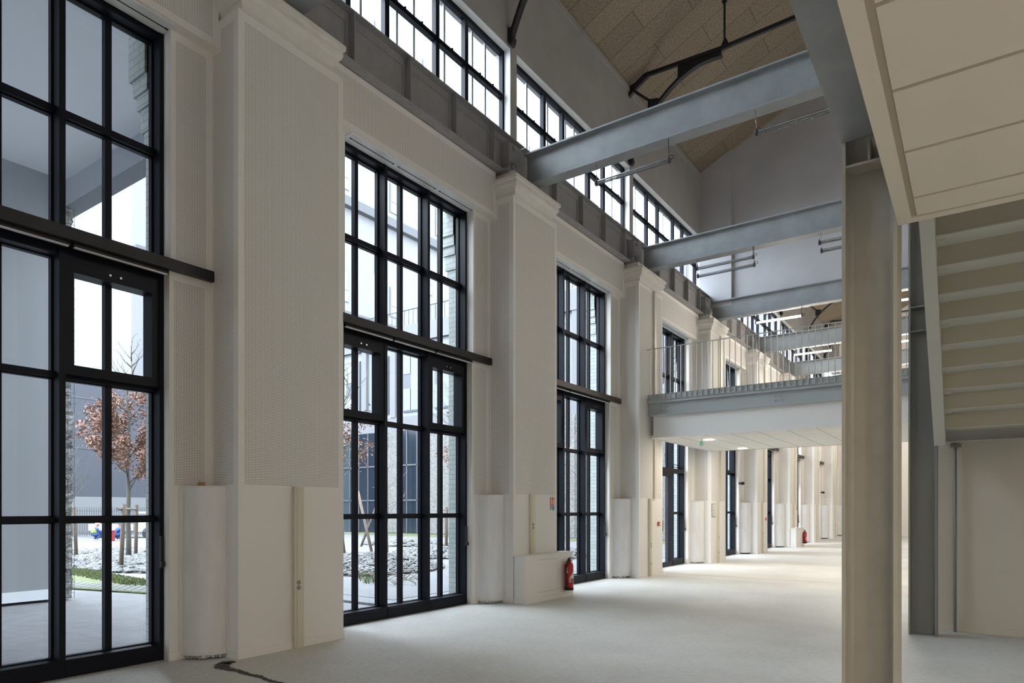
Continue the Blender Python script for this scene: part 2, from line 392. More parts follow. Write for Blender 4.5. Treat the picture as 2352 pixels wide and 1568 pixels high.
# sloping wood-wool ceiling
mb = MB()
ln = lambda x: (x+7.05)*math.hypot(1, SL)
for a, b in ((-7.05, RIDGE), (RIDGE, XR)):
    za, zb = roofz(a), roofz(b); L_ = math.hypot(b-a, zb-za)
    off = .35
    mb.face([(a,YB,za),(a,YE,za),(b,YE,zb),(b,YB,zb)], [(0,YB+off),(0,YE+off),(L_,YE+off),(L_,YB+off)])
    mb.face([(a,YB,za+.25),(b,YB,zb+.25),(b,YE,zb+.25),(a,YE,za+.25)])
mb.face([(-7.05,YB,roofz(-7.05)+.25),(-7.05,YE,roofz(-7.05)+.25),(-7.5,YE,ROOF0),(-7.5,YB,ROOF0)])
S('ceiling', mb, M['wool'], 'steep brown wood-wool board ceiling under the roof', 'ceiling')
def gable(y0, y1, zb, name, label, mat):
    mb = MB(); mb.prism([(-7.05,zb),(XR,zb),(XR,roofz(XR)),(RIDGE,roofz(RIDGE)),(-7.05,ROOF0)], 'y', y0, y1)
    return S(name, mb, mat, label, 'wall')
gable(20.42, 20.62, 7.80, 'wall_gable', 'pale grey gable wall filling the roof above the footbridge', M['gable'])
S('wall_gable_pier', MB().prism([(-7.04,7.8),(-6.06,7.8),(-6.06,roofz(-6.06)-.002),(-7.04,ROOF0)], 'y', 20.30, 20.42), M['gable'], 'slightly proud strip of the grey gable wall next to the clerestory', 'wall')
gable(YE, YE+.2, 0, 'wall_back', 'cream end wall at the far end of the hall', M['plaster'])
gable(YB-.2, YB, 0, 'wall_front', 'plaster wall behind the viewer', M['plaster'])  # unseen wall, set close behind the camera to hold back light
S('wall_right', MB().box(XR, XR+.2, YB, YE, 0, ROOF0), M['plaster'], 'plaster side wall far to the right', 'wall')

# ------------------------------------------------------------------ tall windows
def window(i, door=False, name=None, label=''):
    o = i*B; y0, y1 = OY0+o, OY1+o; W = y1-y0; p3 = W/3
    root = thing(name or f'window_{i+1}', (FR, (y0+y1)/2, 0), label, 'window', kind='structure')
    xb = -7.30
    fr = MB()
    fr.box(FR, xb, y0, y0+.045, 0, 6.70); fr.box(FR, xb, y1-.045, y1, 0, 6.70)
    fr.box(FR-.02, xb, y0+.045, y1-.045, 6.61, 6.70)
    fr.build('frame', M['dark'], root)
    ms = [y1-1.89, y1-.96]
    for my in ms:
        MB().box(FR, xb, my-.0275, my+.0275, 0, 6.69).build('mullion', M['dark'], root)
    cells = [(y0+.045, ms[0]-.0275), (ms[0]+.0275, ms[1]-.0275), (ms[1]+.0275, y1-.045)]
    gx0, gx1 = -7.235, -7.295
    tr = [(1.478, 1.528), (2.86, 2.915), (4.02, 4.30), (5.38, 5.45)]
    sill = .17
    for ci, (a, b) in enumerate(cells):
        dr = door and ci == 1
        if not dr:
            pl = MB().box(FR+.004, xb, a, b, 0.003, sill)
            if i >= 0: pl.box(FR+.002, FR+.008, a+.03, b-.03, .015, sill-.045)
            pl.build('plinth_panel', M['dark'], root)
        rows = tr[2:] if dr else tr
        for (z0, z1) in rows:
            if door and z0 > 2.5 and z0 < 4: continue
            MB().box(FR-.09 if z0 < 4 or z0 > 5 else FR-.02, xb, a, b, z0, z1).build('transom', M['dark'], root)
        if door: MB().box(FR, xb, a, b, 2.66, 2.78).build('transom', M['dark'], root)
        # glazing bead
        zz = [sill if not dr else 2.78] + [z for t in rows for z in t] + [6.60]
        gb = MB(); c = (a+b)/2
        for k in range(0, len(zz), 2):
            z0, z1 = zz[k], zz[k+1]
            for q in ((a, a+.018, z0, z1), (b-.018, b, z0, z1)): gb.box(gx0, gx1, *q)
            gb.box(gx0, gx1, a, b, z0, z0+.012); gb.box(gx0, gx1, a, b, z1-.012, z1)
        gb.build('glazing_bead', M['dark'], root)
        mb = MB().box(-7.245, -7.315, c-.032, c+.032, sill if not dr else 2.78, 6.60)
        mb.build('glazing_bar', M['dark'], root)
        # opening vent between 2.92 and 4.02
        vent = (i == 0 and ci == 2) or (i > 0 and ci != 1 and not door)
        if vent and not dr:
            v = MB(); z0, z1 = 2.90, 4.04
            v.box(FR-.01, gx1, a, a+.075, z0, z1); v.box(FR-.01, gx1, b-.075, b, z0, z1)
            v.box(FR-.01, gx1, a+.075, b-.075, z0, z0+.09); v.box(FR-.01, gx1, a+.075, b-.075, z1-.16, z1)
            vo = v.build('vent_sash', M['dark'], root)
            MB().tube([(FR+.0, c-.05, z1-.10), (FR+.012, c-.05, z1-.10)], .012, 8).tube([(FR, c+.05, z1-.10), (FR+.012, c+.05, z1-.10)], .012, 8).build('catch', M['chrome'], vo)
        g = MB(); z0 = sill if not dr else 2.78
        g.face([(-7.275,a,z0),(-7.275,b,z0),(-7.275,b,6.62),(-7.275,a,6.62)])
        g.build('pane', M['glass'], root)
        if dr:
            d = MB(); z1 = 2.66
            d.box(FR+.0, -7.18, a, a+.10, .01, z1); d.box(FR, -7.18, b-.10, b, .01, z1)
            d.box(FR, -7.18, a+.1, b-.1, .01, .13); d.box(FR, -7.18, a+.1, b-.1, z1-.12, z1)
            dl = d.build('door_leaf', M['dark'], root)
            g = MB(); g.face([(-7.14,a+.1,.13),(-7.14,b-.1,.13),(-7.14,b-.1,z1-.12),(-7.14,a+.1,z1-.12)]); g.build('door_pane', M['glass'], dl)
            MB().tube([(FR, a+.05, 1.02), (FR+.06, a+.05, 1.02), (FR+.06, a+.05, 1.30), (FR, a+.05, 1.30)], .012, 8).build('door_handle', M['black'], dl)
    # crank handle on the right jamb
    h = MB().box(FR, FR+.022, y1-.045, y1-.02, .98, 1.32).box(FR+.02, FR+.05, y1-.05, y1-.015, 1.00, 1.05)
    h.build('handle', M['black'], root)
    return root
WLAB = {-1: 'tall dark steel window behind the viewer on the left wall',
 0: 'tall dark steel window nearest the camera, looking onto the grey porch and oak sapling',
 1: 'tall three-light dark steel window between the two nearest pillars, looking onto a gravel bed',
 2: 'tall dark steel window just behind the red fire extinguisher box',
 3: 'dark steel window with a glazed door under the footbridge',
 4: 'narrowly seen dark window just past the framed notice pillar',
 5: 'narrow sliver of dark window before the distant boxed plinth',
 6: 'distant window sliver behind the second fire extinguisher',
 7: 'distant window seen edge-on, second from the end wall', 8: 'window nearest the far end wall'}
wins = {}
for i in range(0, 9): wins[i] = window(i, door=(i == 3), name=f'window_{i+2}', label=WLAB[i])

# header soffit slots
def soffit_slots(i):
    o = i*B
    root = thing('slot_diffuser', (-6.96, (OY0+OY1)/2+o, 6.67), SLAB[i], 'air slot')
    a, b = OY0+o+.1, OY1+o-.02; n = 3; L_ = (b-a-.16)/3
    pl = MB().box(-7.09, -6.86, a-.06, b+.0, 6.655, 6.672); pl.build('grille_plate', M['slot'], root)
    for k in range(n):
        y = a+k*(L_+.08)
        MB().box(-6.985, -6.973, y, y+L_, 6.651, 6.656).box(-6.99,-6.968,y,y+.03,6.6505,6.656).box(-6.99,-6.968,y+L_-.03,y+L_,6.6505,6.656).build('air_slot', M['black'], root)
SLAB = {0: 'white linear air slot above the nearest window', 1: 'white linear air slot above the window between the nearest pillars',
        2: 'white linear air slot above the window behind the extinguisher box', 3: 'linear air slot above the glazed door window',
        4: 'small air slot above the window seen through the bridge railing'}
for i in range(0, 5): soffit_slots(i)

# ------------------------------------------------------------------ pillars
PLAB = ['wide white perforated pillar nearest the camera with a short cable duct and two sockets',
 'white perforated pillar rising behind the boxed plinth with the red fire sign',
 'white perforated pillar that the footbridge runs into, with a cable duct running up to its capital',
 'white pillar under the footbridge carrying a small framed notice',
 'white pillar with a small red call point beyond the framed notice pillar',
 'distant pillar standing behind the low white box with the second extinguisher',
 'distant pillar just past the second extinguisher box', 'distant pillar second from the end wall', 'last pillar next to the far end wall']
def pillar(i):
    o = i*B; root = thing('pillar', (-6.9, (PY0+PY1)/2+o, 0), PLAB[i], 'pillar')
    a, b = PY0+o, PY1+o
    mb = MB().box(-7.31, PF, a, b, 0, 6.97)
    mb.perf('x', PF+.002, a+.075, b-.07, 1.87, 6.86); mb.perf('y', a-.002, -6.93, -6.545, 1.87, 6.62); mb.perf('y', a-.002, -6.785, -6.545, 6.624, 6.86)
    mb.build('shaft', M['perf'], root)
    bb = MB(); bb.box(PF, PF+.013, a-.013, b+.013, 0, .085); bb.box(-6.97, PF, a-.013, a, 0, .085); bb.box(-6.97, PF, b, b+.013, 0, .085)
    bb.build('skirting', M['plaster'], root)
    # capital: moulded profile mitred round three sides
    prof = [(0,6.955),(.035,6.955),(.035,6.985),(.028,6.995),(.032,7.02),(.044,7.045),(.064,7.065),(.066,7.075),(.088,7.09),(.108,7.115),(.120,7.145),(.122,7.175),(.116,7.20),(.118,7.21),(.145,7.222),(.148,7.27),(.142,7.285),(.03,7.30)]
    ca, cb = 4.17+.05+o, 5.40-.02+o; n0 = None
    m2 = MB(); rings = []
    seg = 14
    for (off, z) in prof:
        jit = lambda k: (noise.noise(Vector((k*1.7, z*9+i, 3.1)))*.003)
        x = PF - .02 + off
        ring = [(-6.95, ca-off, z)]
        ring += [(x+jit(-1), ca-off, z)]
        for k in range(1, seg): ring.append((x+jit(k), ca-off+(cb-ca+2*off)*k/seg, z+jit(k+40)*.6))
        ring += [(x+jit(99), cb+off, z), (-6.95, cb+off, z)]
        rings.append(ring)
    for r0, r1 in zip(rings, rings[1:]):
        for k in range(len(r0)-1): m2.face([r0[k], r0[k+1], r1[k+1], r1[k]])
    m2.face(list(reversed(rings[-1]))[::-1])
    m2.box(-6.95, PF-.05, ca+.02, cb-.02, 7.20, 7.44)
    m2.build('capital', M['cap'], root)
    # cable duct with sockets
    dt = 1.865
    dy = {0: 4.83, 1: 9.79-B}.get(i, 4.70)
    z0 = .82 if i in (1, 5) else 0
    dd = MB().box(PF, PF+.05, dy+o, dy+.13+o, z0, dt).box(PF, PF+.056, dy+.035+o, dy+.04+o, z0, dt-.01)
    dc = dd.build('cable_duct', M['duct'], root)
    sz = [.70, .76] if i == 0 else [1.28, 1.34] if i == 1 else [.30, .72, .78]
    if i >= 2: MB().box(PF, PF+.04, 5.00+o, 5.12+o, 1.87, 6.94).build('upper_cable_duct', M['duct'], root)
    for z in sz:
        MB().tube([(PF+.05, dy+.055+o, z), (PF+.0575, dy+.055+o, z)], .026, 14).build('socket', M['socket'], dc)
    return root
for i in range(9): pillar(i)

# quarter-round air diffusers in the corner beside each pillar
DLAB = ['quarter-round white air diffuser wrapped in film beside the nearest pillar', 'film-wrapped quarter-round air diffuser left of the boxed plinth',
 'film-wrapped quarter-round diffuser beside the pillar meeting the footbridge', 'quarter-round diffuser left of the framed notice',
 'quarter-round diffuser between the framed notice and the red call point', 'quarter-round diffuser left of the distant extinguisher box',
 'quarter-round diffuser right of the distant extinguisher', 'small distant quarter-round diffuser, second from the end wall', 'last quarter-round diffuser at the far end wall']
def diffuser(i):
    o = i*B; cx_, cy_ = WL, PY0+o; R_ = .325
    root = thing('air_diffuser', (cx_+.1, cy_-.1, 0.03), DLAB[i], 'air diffuser')
    def arc(r, n=16): return [(cx_+r*math.sin(t*PI/2/n), cy_-r*math.cos(t*PI/2/n)) for t in range(n+1)]
    a = arc(R_); poly = [(cx_, cy_)] + a
    mb = MB()
    for p, q in zip(a, a[1:]): mb.face([(p[0],p[1],.06),(q[0],q[1],.06),(q[0],q[1],1.84),(p[0],p[1],1.84)], smooth=True)
    mb.build('screen', M['film'], root)
    a2 = arc(R_+.012); poly2 = [(cx_, cy_-.02)] + a2
    mb = MB(); mb.prism([(cx_+.001, cy_-.001)]+a2, 'z', 1.835, 1.855); mb.prism([(cx_+.001, cy_-.001)]+a2, 'z', .045, .065)
    mb.box(cx_+.001, cx_+.014, cy_-R_-.035, cy_-R_+.005, .045, 1.855); mb.box(cx_+R_-.005, cx_+R_+.035, cy_-.012, cy_-.001, .045, 1.855)
    mb.build('casing', M['white'], root)
    if i < 4:
        mb = MB(); rr = random.Random(i)
        pts = arc(R_-.02, 12)
        for k, (p, q) in enumerate(zip(pts, pts[1:])):
            zz = [rr.uniform(.0, .02) for _ in range(2)]
            mb.face([(p[0]+rr.uniform(-.01,.02),p[1]-rr.uniform(-.01,.02),zz[0]),(q[0],q[1],zz[1]),(q[0],q[1],.05),(p[0],p[1],.05)])
        mb.build('loose_film', M['chrome'], root)
    else: MB().prism([(cx_+.02, cy_-.02)]+arc(R_-.04), 'z', 0, .05).build('foot', M['black'], root)
for i in range(9): diffuser(i)
tag(MB().box(-6.975, -6.935, 4.00, 4.06, 1.855, 1.90).build('cardboard_wedge', M['tan'], origin=(-6.95,4.03,1.855)), 'small brown cardboard wedge standing on top of the nearest air diffuser', 'wedge')

# boxed plinths with extinguishers
XLAB = {1: ('low white boxed plinth with a hatch at the foot of the second pillar', 'red fire extinguisher hanging on the near boxed plinth'),
        5: ('distant low white box at the foot of a pillar', 'distant red fire extinguisher on the far box')}
def plinth(i):
    o = (i-1)*B; root = thing('plinth_box', (-6.3, 10.1+o, 0), XLAB[i][0], 'plinth')
    x1 = -6.215; y0, y1 = 9.30+o, 10.90+o
    MB().box(-6.44, x1, y0, y1, 0, .80).build('casing', M['plaster'], root)
    MB().box(-6.46, x1+.012, y0-.012, y1+.012, .80, .822).build('top_board', M['white'], root)
    MB().box(x1, x1+.012, y0-.012, y1+.012, 0, .085).box(-6.44, x1, y0-.012, y0, 0, .085).build('skirting', M['plaster'], root)
    h = MB(); ha, hb = y0+.42, y0+1.06
    h.box(x1, x1+.0015, ha, hb, .72, .725); h.box(x1, x1+.0015, ha, hb, .16, .165); h.box(x1, x1+.0015, hb-.005, hb, .16, .725)
    h.build('hatch_joint', M['groove'], root)
    ex, ey = x1+.085, 10.63+o
    r2 = thing('fire_extinguisher', (ex, ey, .10), XLAB[i][1], 'fire extinguisher')
    MB().lathe(ex, ey, [(.078,.165),(.08,.18),(.08,.575),(.074,.605),(.055,.63),(.03,.645),(.028,.66)], 24).build('cylinder', M['red'], r2)
    MB().lathe(ex, ey, [(.079,.125),(.083,.13),(.083,.175),(.079,.18)], 24).build('base_ring', M['black'], r2)
    hd = MB().box(ex-.022, ex+.022, ey-.025, ey+.025, .655, .70).tube([(ex, ey-.03, .70),(ex, ey+.02, .715),(ex, ey+.15, .705)], .012, 8).tube([(ex, ey-.03, .67),(ex, ey+.11, .665)], .009, 8)
    hd.lathe(ex, ey, [(.034,.642),(.034,.658)], 14); hd.build('valve_handle', M['black'], r2)
    MB().tube([(ex, ey-.03, .68),(ex, ey-.085, .65),(ex, ey-.115, .56),(ex, ey-.115, .40),(ex, ey-.095, .25),(ex, ey-.09, .17)], .013, 8).build('hose', M['black'], r2)
    MB().box(x1, ex-.06, ey-.02, ey+.02, .45, .50).build('wall_bracket', M['chrome'], r2)
    # printed label: white sweep with lettering rows, curved on the cylinder
    def cyl(mat, name, f0, th0, th1, r, n=14, m2=10):
        mb = MB()
        for k in range(n):
            t0, t1 = th0+(th1-th0)*k/n, th0+(th1-th0)*(k+1)/n
            (a0, b0), (a1, b1) = f0(k/n), f0((k+1)/n)
            P = lambda t, z: (ex+r*math.cos(t), ey+r*math.sin(t), z)
            mb.face([P(t0,a0), P(t1,a1), P(t1,b1), P(t0,b0)])
        return mb.build(name, mat, r2)
    import math as mt
    cyl(M['signwhite'], 'label_sweep', lambda u: (.33+.10*u-.13*u*u, .36+.16*u*(1.25-u*.35)), -.9, .75, .0812)
    cyl(M['signred'], 'label_text', lambda u: (.40, .415), -.1, .6, .0818)
    cyl(M['signblue'], 'label_text', lambda u: (.30+.03*u, .31+.05*u), -.2, .7, .0816)
    for z in (.44, .46, .48): cyl(M['signred'], 'label_text', lambda u, z=z: (z, z+.008), .05, .62, .0818, 6)
    for z in (.27, .30, .33): cyl(M['signwhite'], 'label_text', lambda u, z=z: (z, z+.012), -1.1, -.55, .0818, 6)
    cyl(M['signwhite'], 'inspection_tag', lambda u: (.44, .50), -1.75, -1.35, .0818, 4)
    cyl(M['signwhite'], 'inspection_tag', lambda u: (.52, .54), -1.75, -1.35, .0818, 4)
for i in (1, 5): plinth(i)

# small things on the walls
def sign_ext(i, label):
    o = i*B; y0, z0 = 5.345+o, 1.60; x = PF+.003
    root = thing('fire_sign', (x, y0, z0), label, 'sign')
    MB().box(PF, x, y0, y0+.15, z0+.08, z0+.23).build('red_panel', M['signred'], root)
    MB().box(PF, x, y0, y0+.15, z0, z0+.075).build('blue_panel', M['signblue'], root)
    p = MB(); p.prism([(y0+.03,z0+.10),(y0+.055,z0+.10),(y0+.055,z0+.18),(y0+.05,z0+.195),(y0+.035,z0+.195),(y0+.03,z0+.18)],'x',x,x+.002)
    p.box(x, x+.002, y0+.035, y0+.07, z0+.20, z0+.21)
    p.prism([(y0+.09,z0+.10),(y0+.13,z0+.10),(y0+.12,z0+.13),(y0+.135,z0+.16),(y0+.115,z0+.20),(y0+.105,z0+.165),(y0+.09,z0+.14)],'x',x,x+.002)
    p.box(x, x+.002, y0+.02, y0+.10, z0+.02, z0+.035); p.box(x, x+.002, y0+.04, y0+.09, z0+.045, z0+.055); p.build('pictogram', M['signwhite'], root)
    MB().box(x, x+.002, y0+.085, y0+.10, z0-.02, z0+.06).build('arrow', M['black'], root)
sign_ext(1, 'red and blue fire extinguisher sign on the pillar above the near plinth box')
sign_ext(5, 'tiny red fire sign on the distant pillar above the far box')
def callpoint(i, label):
    o = i*B; y = 5.31+o; r = thing('call_point', (PF, y, 1.25), label, 'alarm button')
    MB().box(PF, PF+.04, y-.045, y+.045, 1.20, 1.30).build('housing', M['signred'], r)
    MB().box(PF+.04, PF+.044, y-.025, y+.025, 1.225, 1.275).build('push_pane', M['signwhite'], r)
callpoint(2, 'small red fire alarm call point beside the glazed door'); callpoint(4, 'tiny distant red fire alarm call point')
r = thing('framed_notice', (PF, 19.75, 1.5), 'small framed evacuation plan on the pillar under the footbridge', 'notice')
MB().box(PF, PF+.015, 19.68, 20.00, 1.38, 1.78).build('frame', M['socket'], r)
MB().box(PF+.015, PF+.017, 19.70, 19.98, 1.40, 1.76).build('sheet', M['signwhite'], r)
mb = MB()
for k in range(7): mb.box(PF+.017, PF+.018, 19.73+.035*(k % 3), 19.90+.01*(k % 4), 1.43+.045*k, 1.443+.045*k)
mb.box(PF+.017, PF+.018, 19.73, 19.735, 1.43, 1.72); mb.box(PF+.017, PF+.018, 19.93, 19.935, 1.43, 1.72)
mb.build('plan_lines', M['socket'], r)
def spot(y, z, label):
    x = -6.90; r = thing('wall_spotlight', (x, y, z), label, 'spotlight')
    MB().box(WL, x, y-.03, y+.03, z-.03, z+.03).build('bracket', M['black'], r)
    MB().tube([(x-.02, y+.05, z), (x+.09, y-.09, z-.01)], .055, 14).build('head', M['black'], r)
spot(24.25+.05, 2.55, 'small black wall spotlight beyond the framed notice pillar'); spot(24.3+3*B, 2.55, 'tiny black wall spotlight near the far end')

# ------------------------------------------------------------------ lighting beams across the windows
LLAB = ['black steel lighting beam across the window nearest the camera', 'black steel lighting beam across the window between the nearest pillars',
 'brownish steel lighting beam across the window behind the extinguisher box', None, 'short dark beam seen over the far windows, nearest one', 'distant dark lighting beam, second along the far wall',
 'distant dark lighting beam, third along the far wall', 'most distant dark lighting beam', None]
for i, lab in enumerate(LLAB):
    if not lab: continue
    o = i*B; a, b = PY1-B+o+.01, PY0+o-.008
    zb = 4.115
    root = thing('lighting_beam', (-6.95, (a+b)/2, zb), lab, 'lighting beam')
    MB().box(-6.90, -7.05 if False else -6.955, a, b, zb, zb+.115).box(-7.09, -6.955, OY0+o+.01, OY1+o-.01, zb+.02, zb+.04).build('beam', M['brown' if i == 2 else 'black'], root)
    L_ = (OY1-OY0-.10)/3
    for k in range(3):
        y = OY0+o+.02+k*(L_+.03)
        t = MB().box(-7.03, -6.965, y, y+L_, zb-.035, zb+.02).build('batten_light', M['black'], root)
        MB().box(-6.998, -6.967, y+.01, y+L_-.01, zb-.048, zb-.035).build('light_cover', M['tube_off'], t)

# ------------------------------------------------------------------ riveted girders
GLAB = {0: 'grey riveted girder above the nearest window', 1: 'grey riveted plate girder above the window between the nearest pillars', 2: 'grey riveted girder over the window behind the extinguisher box',
 3: 'grey riveted girder just before the gable wall', 4: 'grey riveted girder seen over the bridge railing, nearest', 5: 'grey riveted girder seen over the bridge railing, second',
 6: 'small distant riveted girder, third beyond the gable', 7: 'most distant riveted girder', 8: 'riveted girder against the far end wall'}
def girder(i):
    o = i*B; a, b = 4.87-B+o-.0, 4.87+o-.55+.0
    a = 4.87-B+o+.0; b = 4.87+o-.02
    gx = -6.82
    root = thing('riveted_girder', (gx, (a+b)/2, 7.46), GLAB[i], 'girder')
    mb = MB().box(gx-.11, gx+.15, a, b, 7.46, 7.478)
    n = int((b-a)/.125)
    for k in range(n):
        mb.dome((gx+.10, a+.06+k*.125, 7.46), (0,0,-1), .012, .009)
    mb.build('bottom_flange', M['girder'], root)
    MB().box(gx-.006, gx+.006, a, b, 7.478, 8.15).build('web_plate', M['girder'], root)
    mb = MB().box(gx-.11, gx+.12, a, b, 8.15, 8.168).box(gx+.006, gx+.02, a, b, 8.03, 8.15)
    for k in range(int((b-a)/.1)):
        y = a+.05+k*.1
        mb.dome((gx+.02, y, 8.07), (1,0,0), .012, .01)
        mb.dome((gx+.085, y+.05, 8.15), (0,0,-1), .012, .009)
    mb.build('top_flange', M['girder'], root)
    for j, st in enumerate((1.11, 2.17, 3.20, 4.20)):
        y = 4.87-B+o+st
        mb = MB().box(gx+.006, gx+.125, y+.0, y+.014, 7.478, 8.15).box(gx+.006, gx+.018, y-.055, y, 7.478, 8.04)
        if j >= 2:
            for k in range(6): mb.dome((gx+.018, y-.028, 7.55+k*.088), (1,0,0), .011, .009)
        mb.build('stiffener', M['girder'], root)
for i in range(0, 9): girder(i)
# pin bearings on the pillars where girders and cross beams meet
BLAB = {0: 'bearing bracket on top of the nearest pillar', 1: 'pin bearing with round bolts where the first visible cross beam meets the second pillar', 2: 'pin bearing with round bolts at the second cross beam',
 3: 'pin bearing with round bolts at the beam below the gable', 4: 'pin bearing at the cross beam behind the bridge railing', 5: 'farthest visible pin bearing behind the bridge railing'}
for i in range(0, 6):
    o = i*B; r = thing('pin_bearing', (-6.7, 4.5+o, 7.44), BLAB[i], 'bearing')
    y = 4.42+o
    MB().box(-6.81, -6.66, y-.14, y-.12, 7.47, 8.02).box(-6.80, -6.645, y-.12, y+.30, 7.47, 8.0).build('end_plate', M['girder'], r)
    MB().tube([(-6.645, y+.0, 7.60), (-6.60, y+.0, 7.60)], .075, 18).tube([(-6.60, y+.0, 7.60), (-6.57, y, 7.60)], .03, 8).build('pin', M['beam'], r)
    MB().tube([(-6.66, y-.13, 7.66), (-6.66, y-.19, 7.66)], .065, 18).build('pin', M['beam'], r)
    MB().tube([(-6.645, y+.0, 7.93), (-6.60, y+.0, 7.93)], .045, 14).build('bolt', M['beam'], r)
    MB().box(-6.80, -6.60, y-.30, y-.10, 7.44, 7.462).build('shoe', M['girder'], r)

# ------------------------------------------------------------------ cross beams (I sections)
CB = {0: 'grey steel cross beam in the top left corner over the nearest pillar', 1: 'large grey steel cross beam spanning from the second pillar', 2: 'grey steel cross beam spanning from the third pillar',
 3: 'grey steel cross beam along the foot of the gable wall', 4: 'pale grey cross beam seen behind the bridge railing, upper one', 5: 'pale grey cross beam seen behind the bridge railing, lower one', 6: 'distant pale cross beam low behind the railing', 7: 'farthest pale cross beam'}
def crossbeam(i):
    y = 4.87+i*B+(0 if i == 0 else -.01); x0, x1 = -6.64, XR-.01
    root = thing('cross_beam', (x0, y, 7.40), CB[i], 'beam')
    zt = 7.97
    MB().box(x0, x1, y-.125, y+.125, 7.40, 7.428).build('bottom_flange', M['beam'], root)
    MB().box(x0, x1, y-.125, y+.125, zt-.028, zt).build('top_flange', M['beam'], root)
    mb = MB().box(x0, x1, y-.008, y+.008, 7.428, zt-.028)
    for s in (-1, 1):   # root fillets
        mb.prism([(y+s*.008, 7.428), (y+s*.035, 7.428), (y+s*.018, 7.436), (y+s*.008, 7.455)], 'x', x0, x1)
        mb.prism([(y+s*.008, zt-.028), (y+s*.035, zt-.028), (y+s*.018, zt-.036), (y+s*.008, zt-.055)], 'x', x0, x1)
    mb.build('web', M['beam'], root)
for i in range(0, 8): crossbeam(i)

# ------------------------------------------------------------------ tube lamps under the cross beams
TL = [ (1, -5.21, 0, 0, 'unlit clear tube lamp hanging under the first cross beam, by the clerestory'),
       (1, -2.62, 0, 0, 'unlit tube lamp hanging under the first cross beam, close to the big grey beam end'),
       (2, -5.30, 0, .12, 'unlit tube lamp under the second cross beam, upper of a pair on the left'),
       (2, -5.28, 0, -.06, 'unlit tube lamp under the second cross beam, lower of a pair on the left'),
       (2, -2.69, 0, .12, 'unlit tube lamp by the column top, upper of a pair'),
       (2, -2.65, 0, -.06, 'unlit tube lamp by the column top, lower of a pair'),
       (3, -5.33, 1, .06, 'lit tube lamp under the beam of the gable wall'),
       (4, -5.37, 1, .10, 'lit tube lamp glowing behind the bridge railing'),
       (3, -2.70, 1, .06, 'lit tube lamp glimpsed between the two steel columns, upper one'),
       (4, -2.70, 1, .10, 'lit tube lamp glimpsed between the two steel columns, lower one'),
       (5, -5.35, 1, .08, 'lit tube lamp of the far hall, low behind the railing'),
       (5, -2.70, 1, .08, 'lit tube lamp of the far hall hidden by the front column'),
       (6, -5.35, 1, .08, 'lit tube lamp deep in the far hall'), (6, -2.70, 1, .08, 'lit tube lamp deep in the far hall, farther right'),
       (1, 1.6, 1, .1, 'lit tube lamp above the mezzanine deck, second'), (1, 3.9, 1, .1, 'lit tube lamp over the right aisle, second'), (2, 3.9, 1, .1, 'lit tube lamp over the right aisle, third'),(2, 1.6, 1, .1, 'lit tube lamp above the mezzanine deck, third'),
       (7, -5.35, 1, .08, 'lit tube lamp near the end of the far hall'), (7, -2.70, 1, .08, 'lit tube lamp near the end of the far hall, farther right')]
def tube(i, x0, lit, dz, label):
    yb = 4.87+i*B-.10; z = 7.055+dz; L_ = 1.30
    root = thing('tube_lamp', (x0+L_/2, yb, z), label, 'lamp')
    r_ = .035
    MB().tube([(x0+.02, yb, z), (x0+L_-.02, yb, z)], r_, 16, cap=False).build('outer_tube', M['tubeglass'], root)
    MB().tube([(x0+.04, yb, z-.008), (x0+L_-.04, yb, z-.008)], .017 if lit else .012, 10).build('light_tube', M['tube_off' if not lit else 'tube_far' if i > 3 else 'tube_on'], root)
    if lit: MB().box(x0+.04, x0+L_-.04, yb-.02, yb+.02, z+.022, z+.03).build('reflector', M['white'], root)
    else:
        mb = MB()
        for k in range(42): 
            xx = x0+.04+k*(L_-.08)/41
            mb.box(xx-.0015, xx+.0015, yb-.028, yb+.028, z-.030, z-.004)
        mb.box(x0+.04, x0+L_-.04, yb-.02, yb+.02, z+.020, z+.028)
        lv = mb.build('louvre', M['chrome'], root)
    for xx in (x0, x0+L_-.035):
        MB().tube([(xx, yb, z), (xx+.035, yb, z)], .045, 16).box(xx+.008, xx+.028, yb-.012, yb+.012, z+.03, z+.065).build('end_cap', M['fence'], root)
        MB().tube([(xx+.018, yb, z+.06), (xx+.018+(.01 if lit else -.02), yb+.02, 7.402)], .004, 6).build('suspension_wire', M['chrome'], root)
    MB().tube([(x0+L_, yb, z+.01), (x0+L_+.06, yb, z+.02), (x0+L_+.05, yb, z+.06), (x0+L_-.02, yb, z+.07), (x0+L_-.03, yb+.01, 7.40)], .006, 6).build('cable', M['black'], root)
for t in TL: tube(*t)

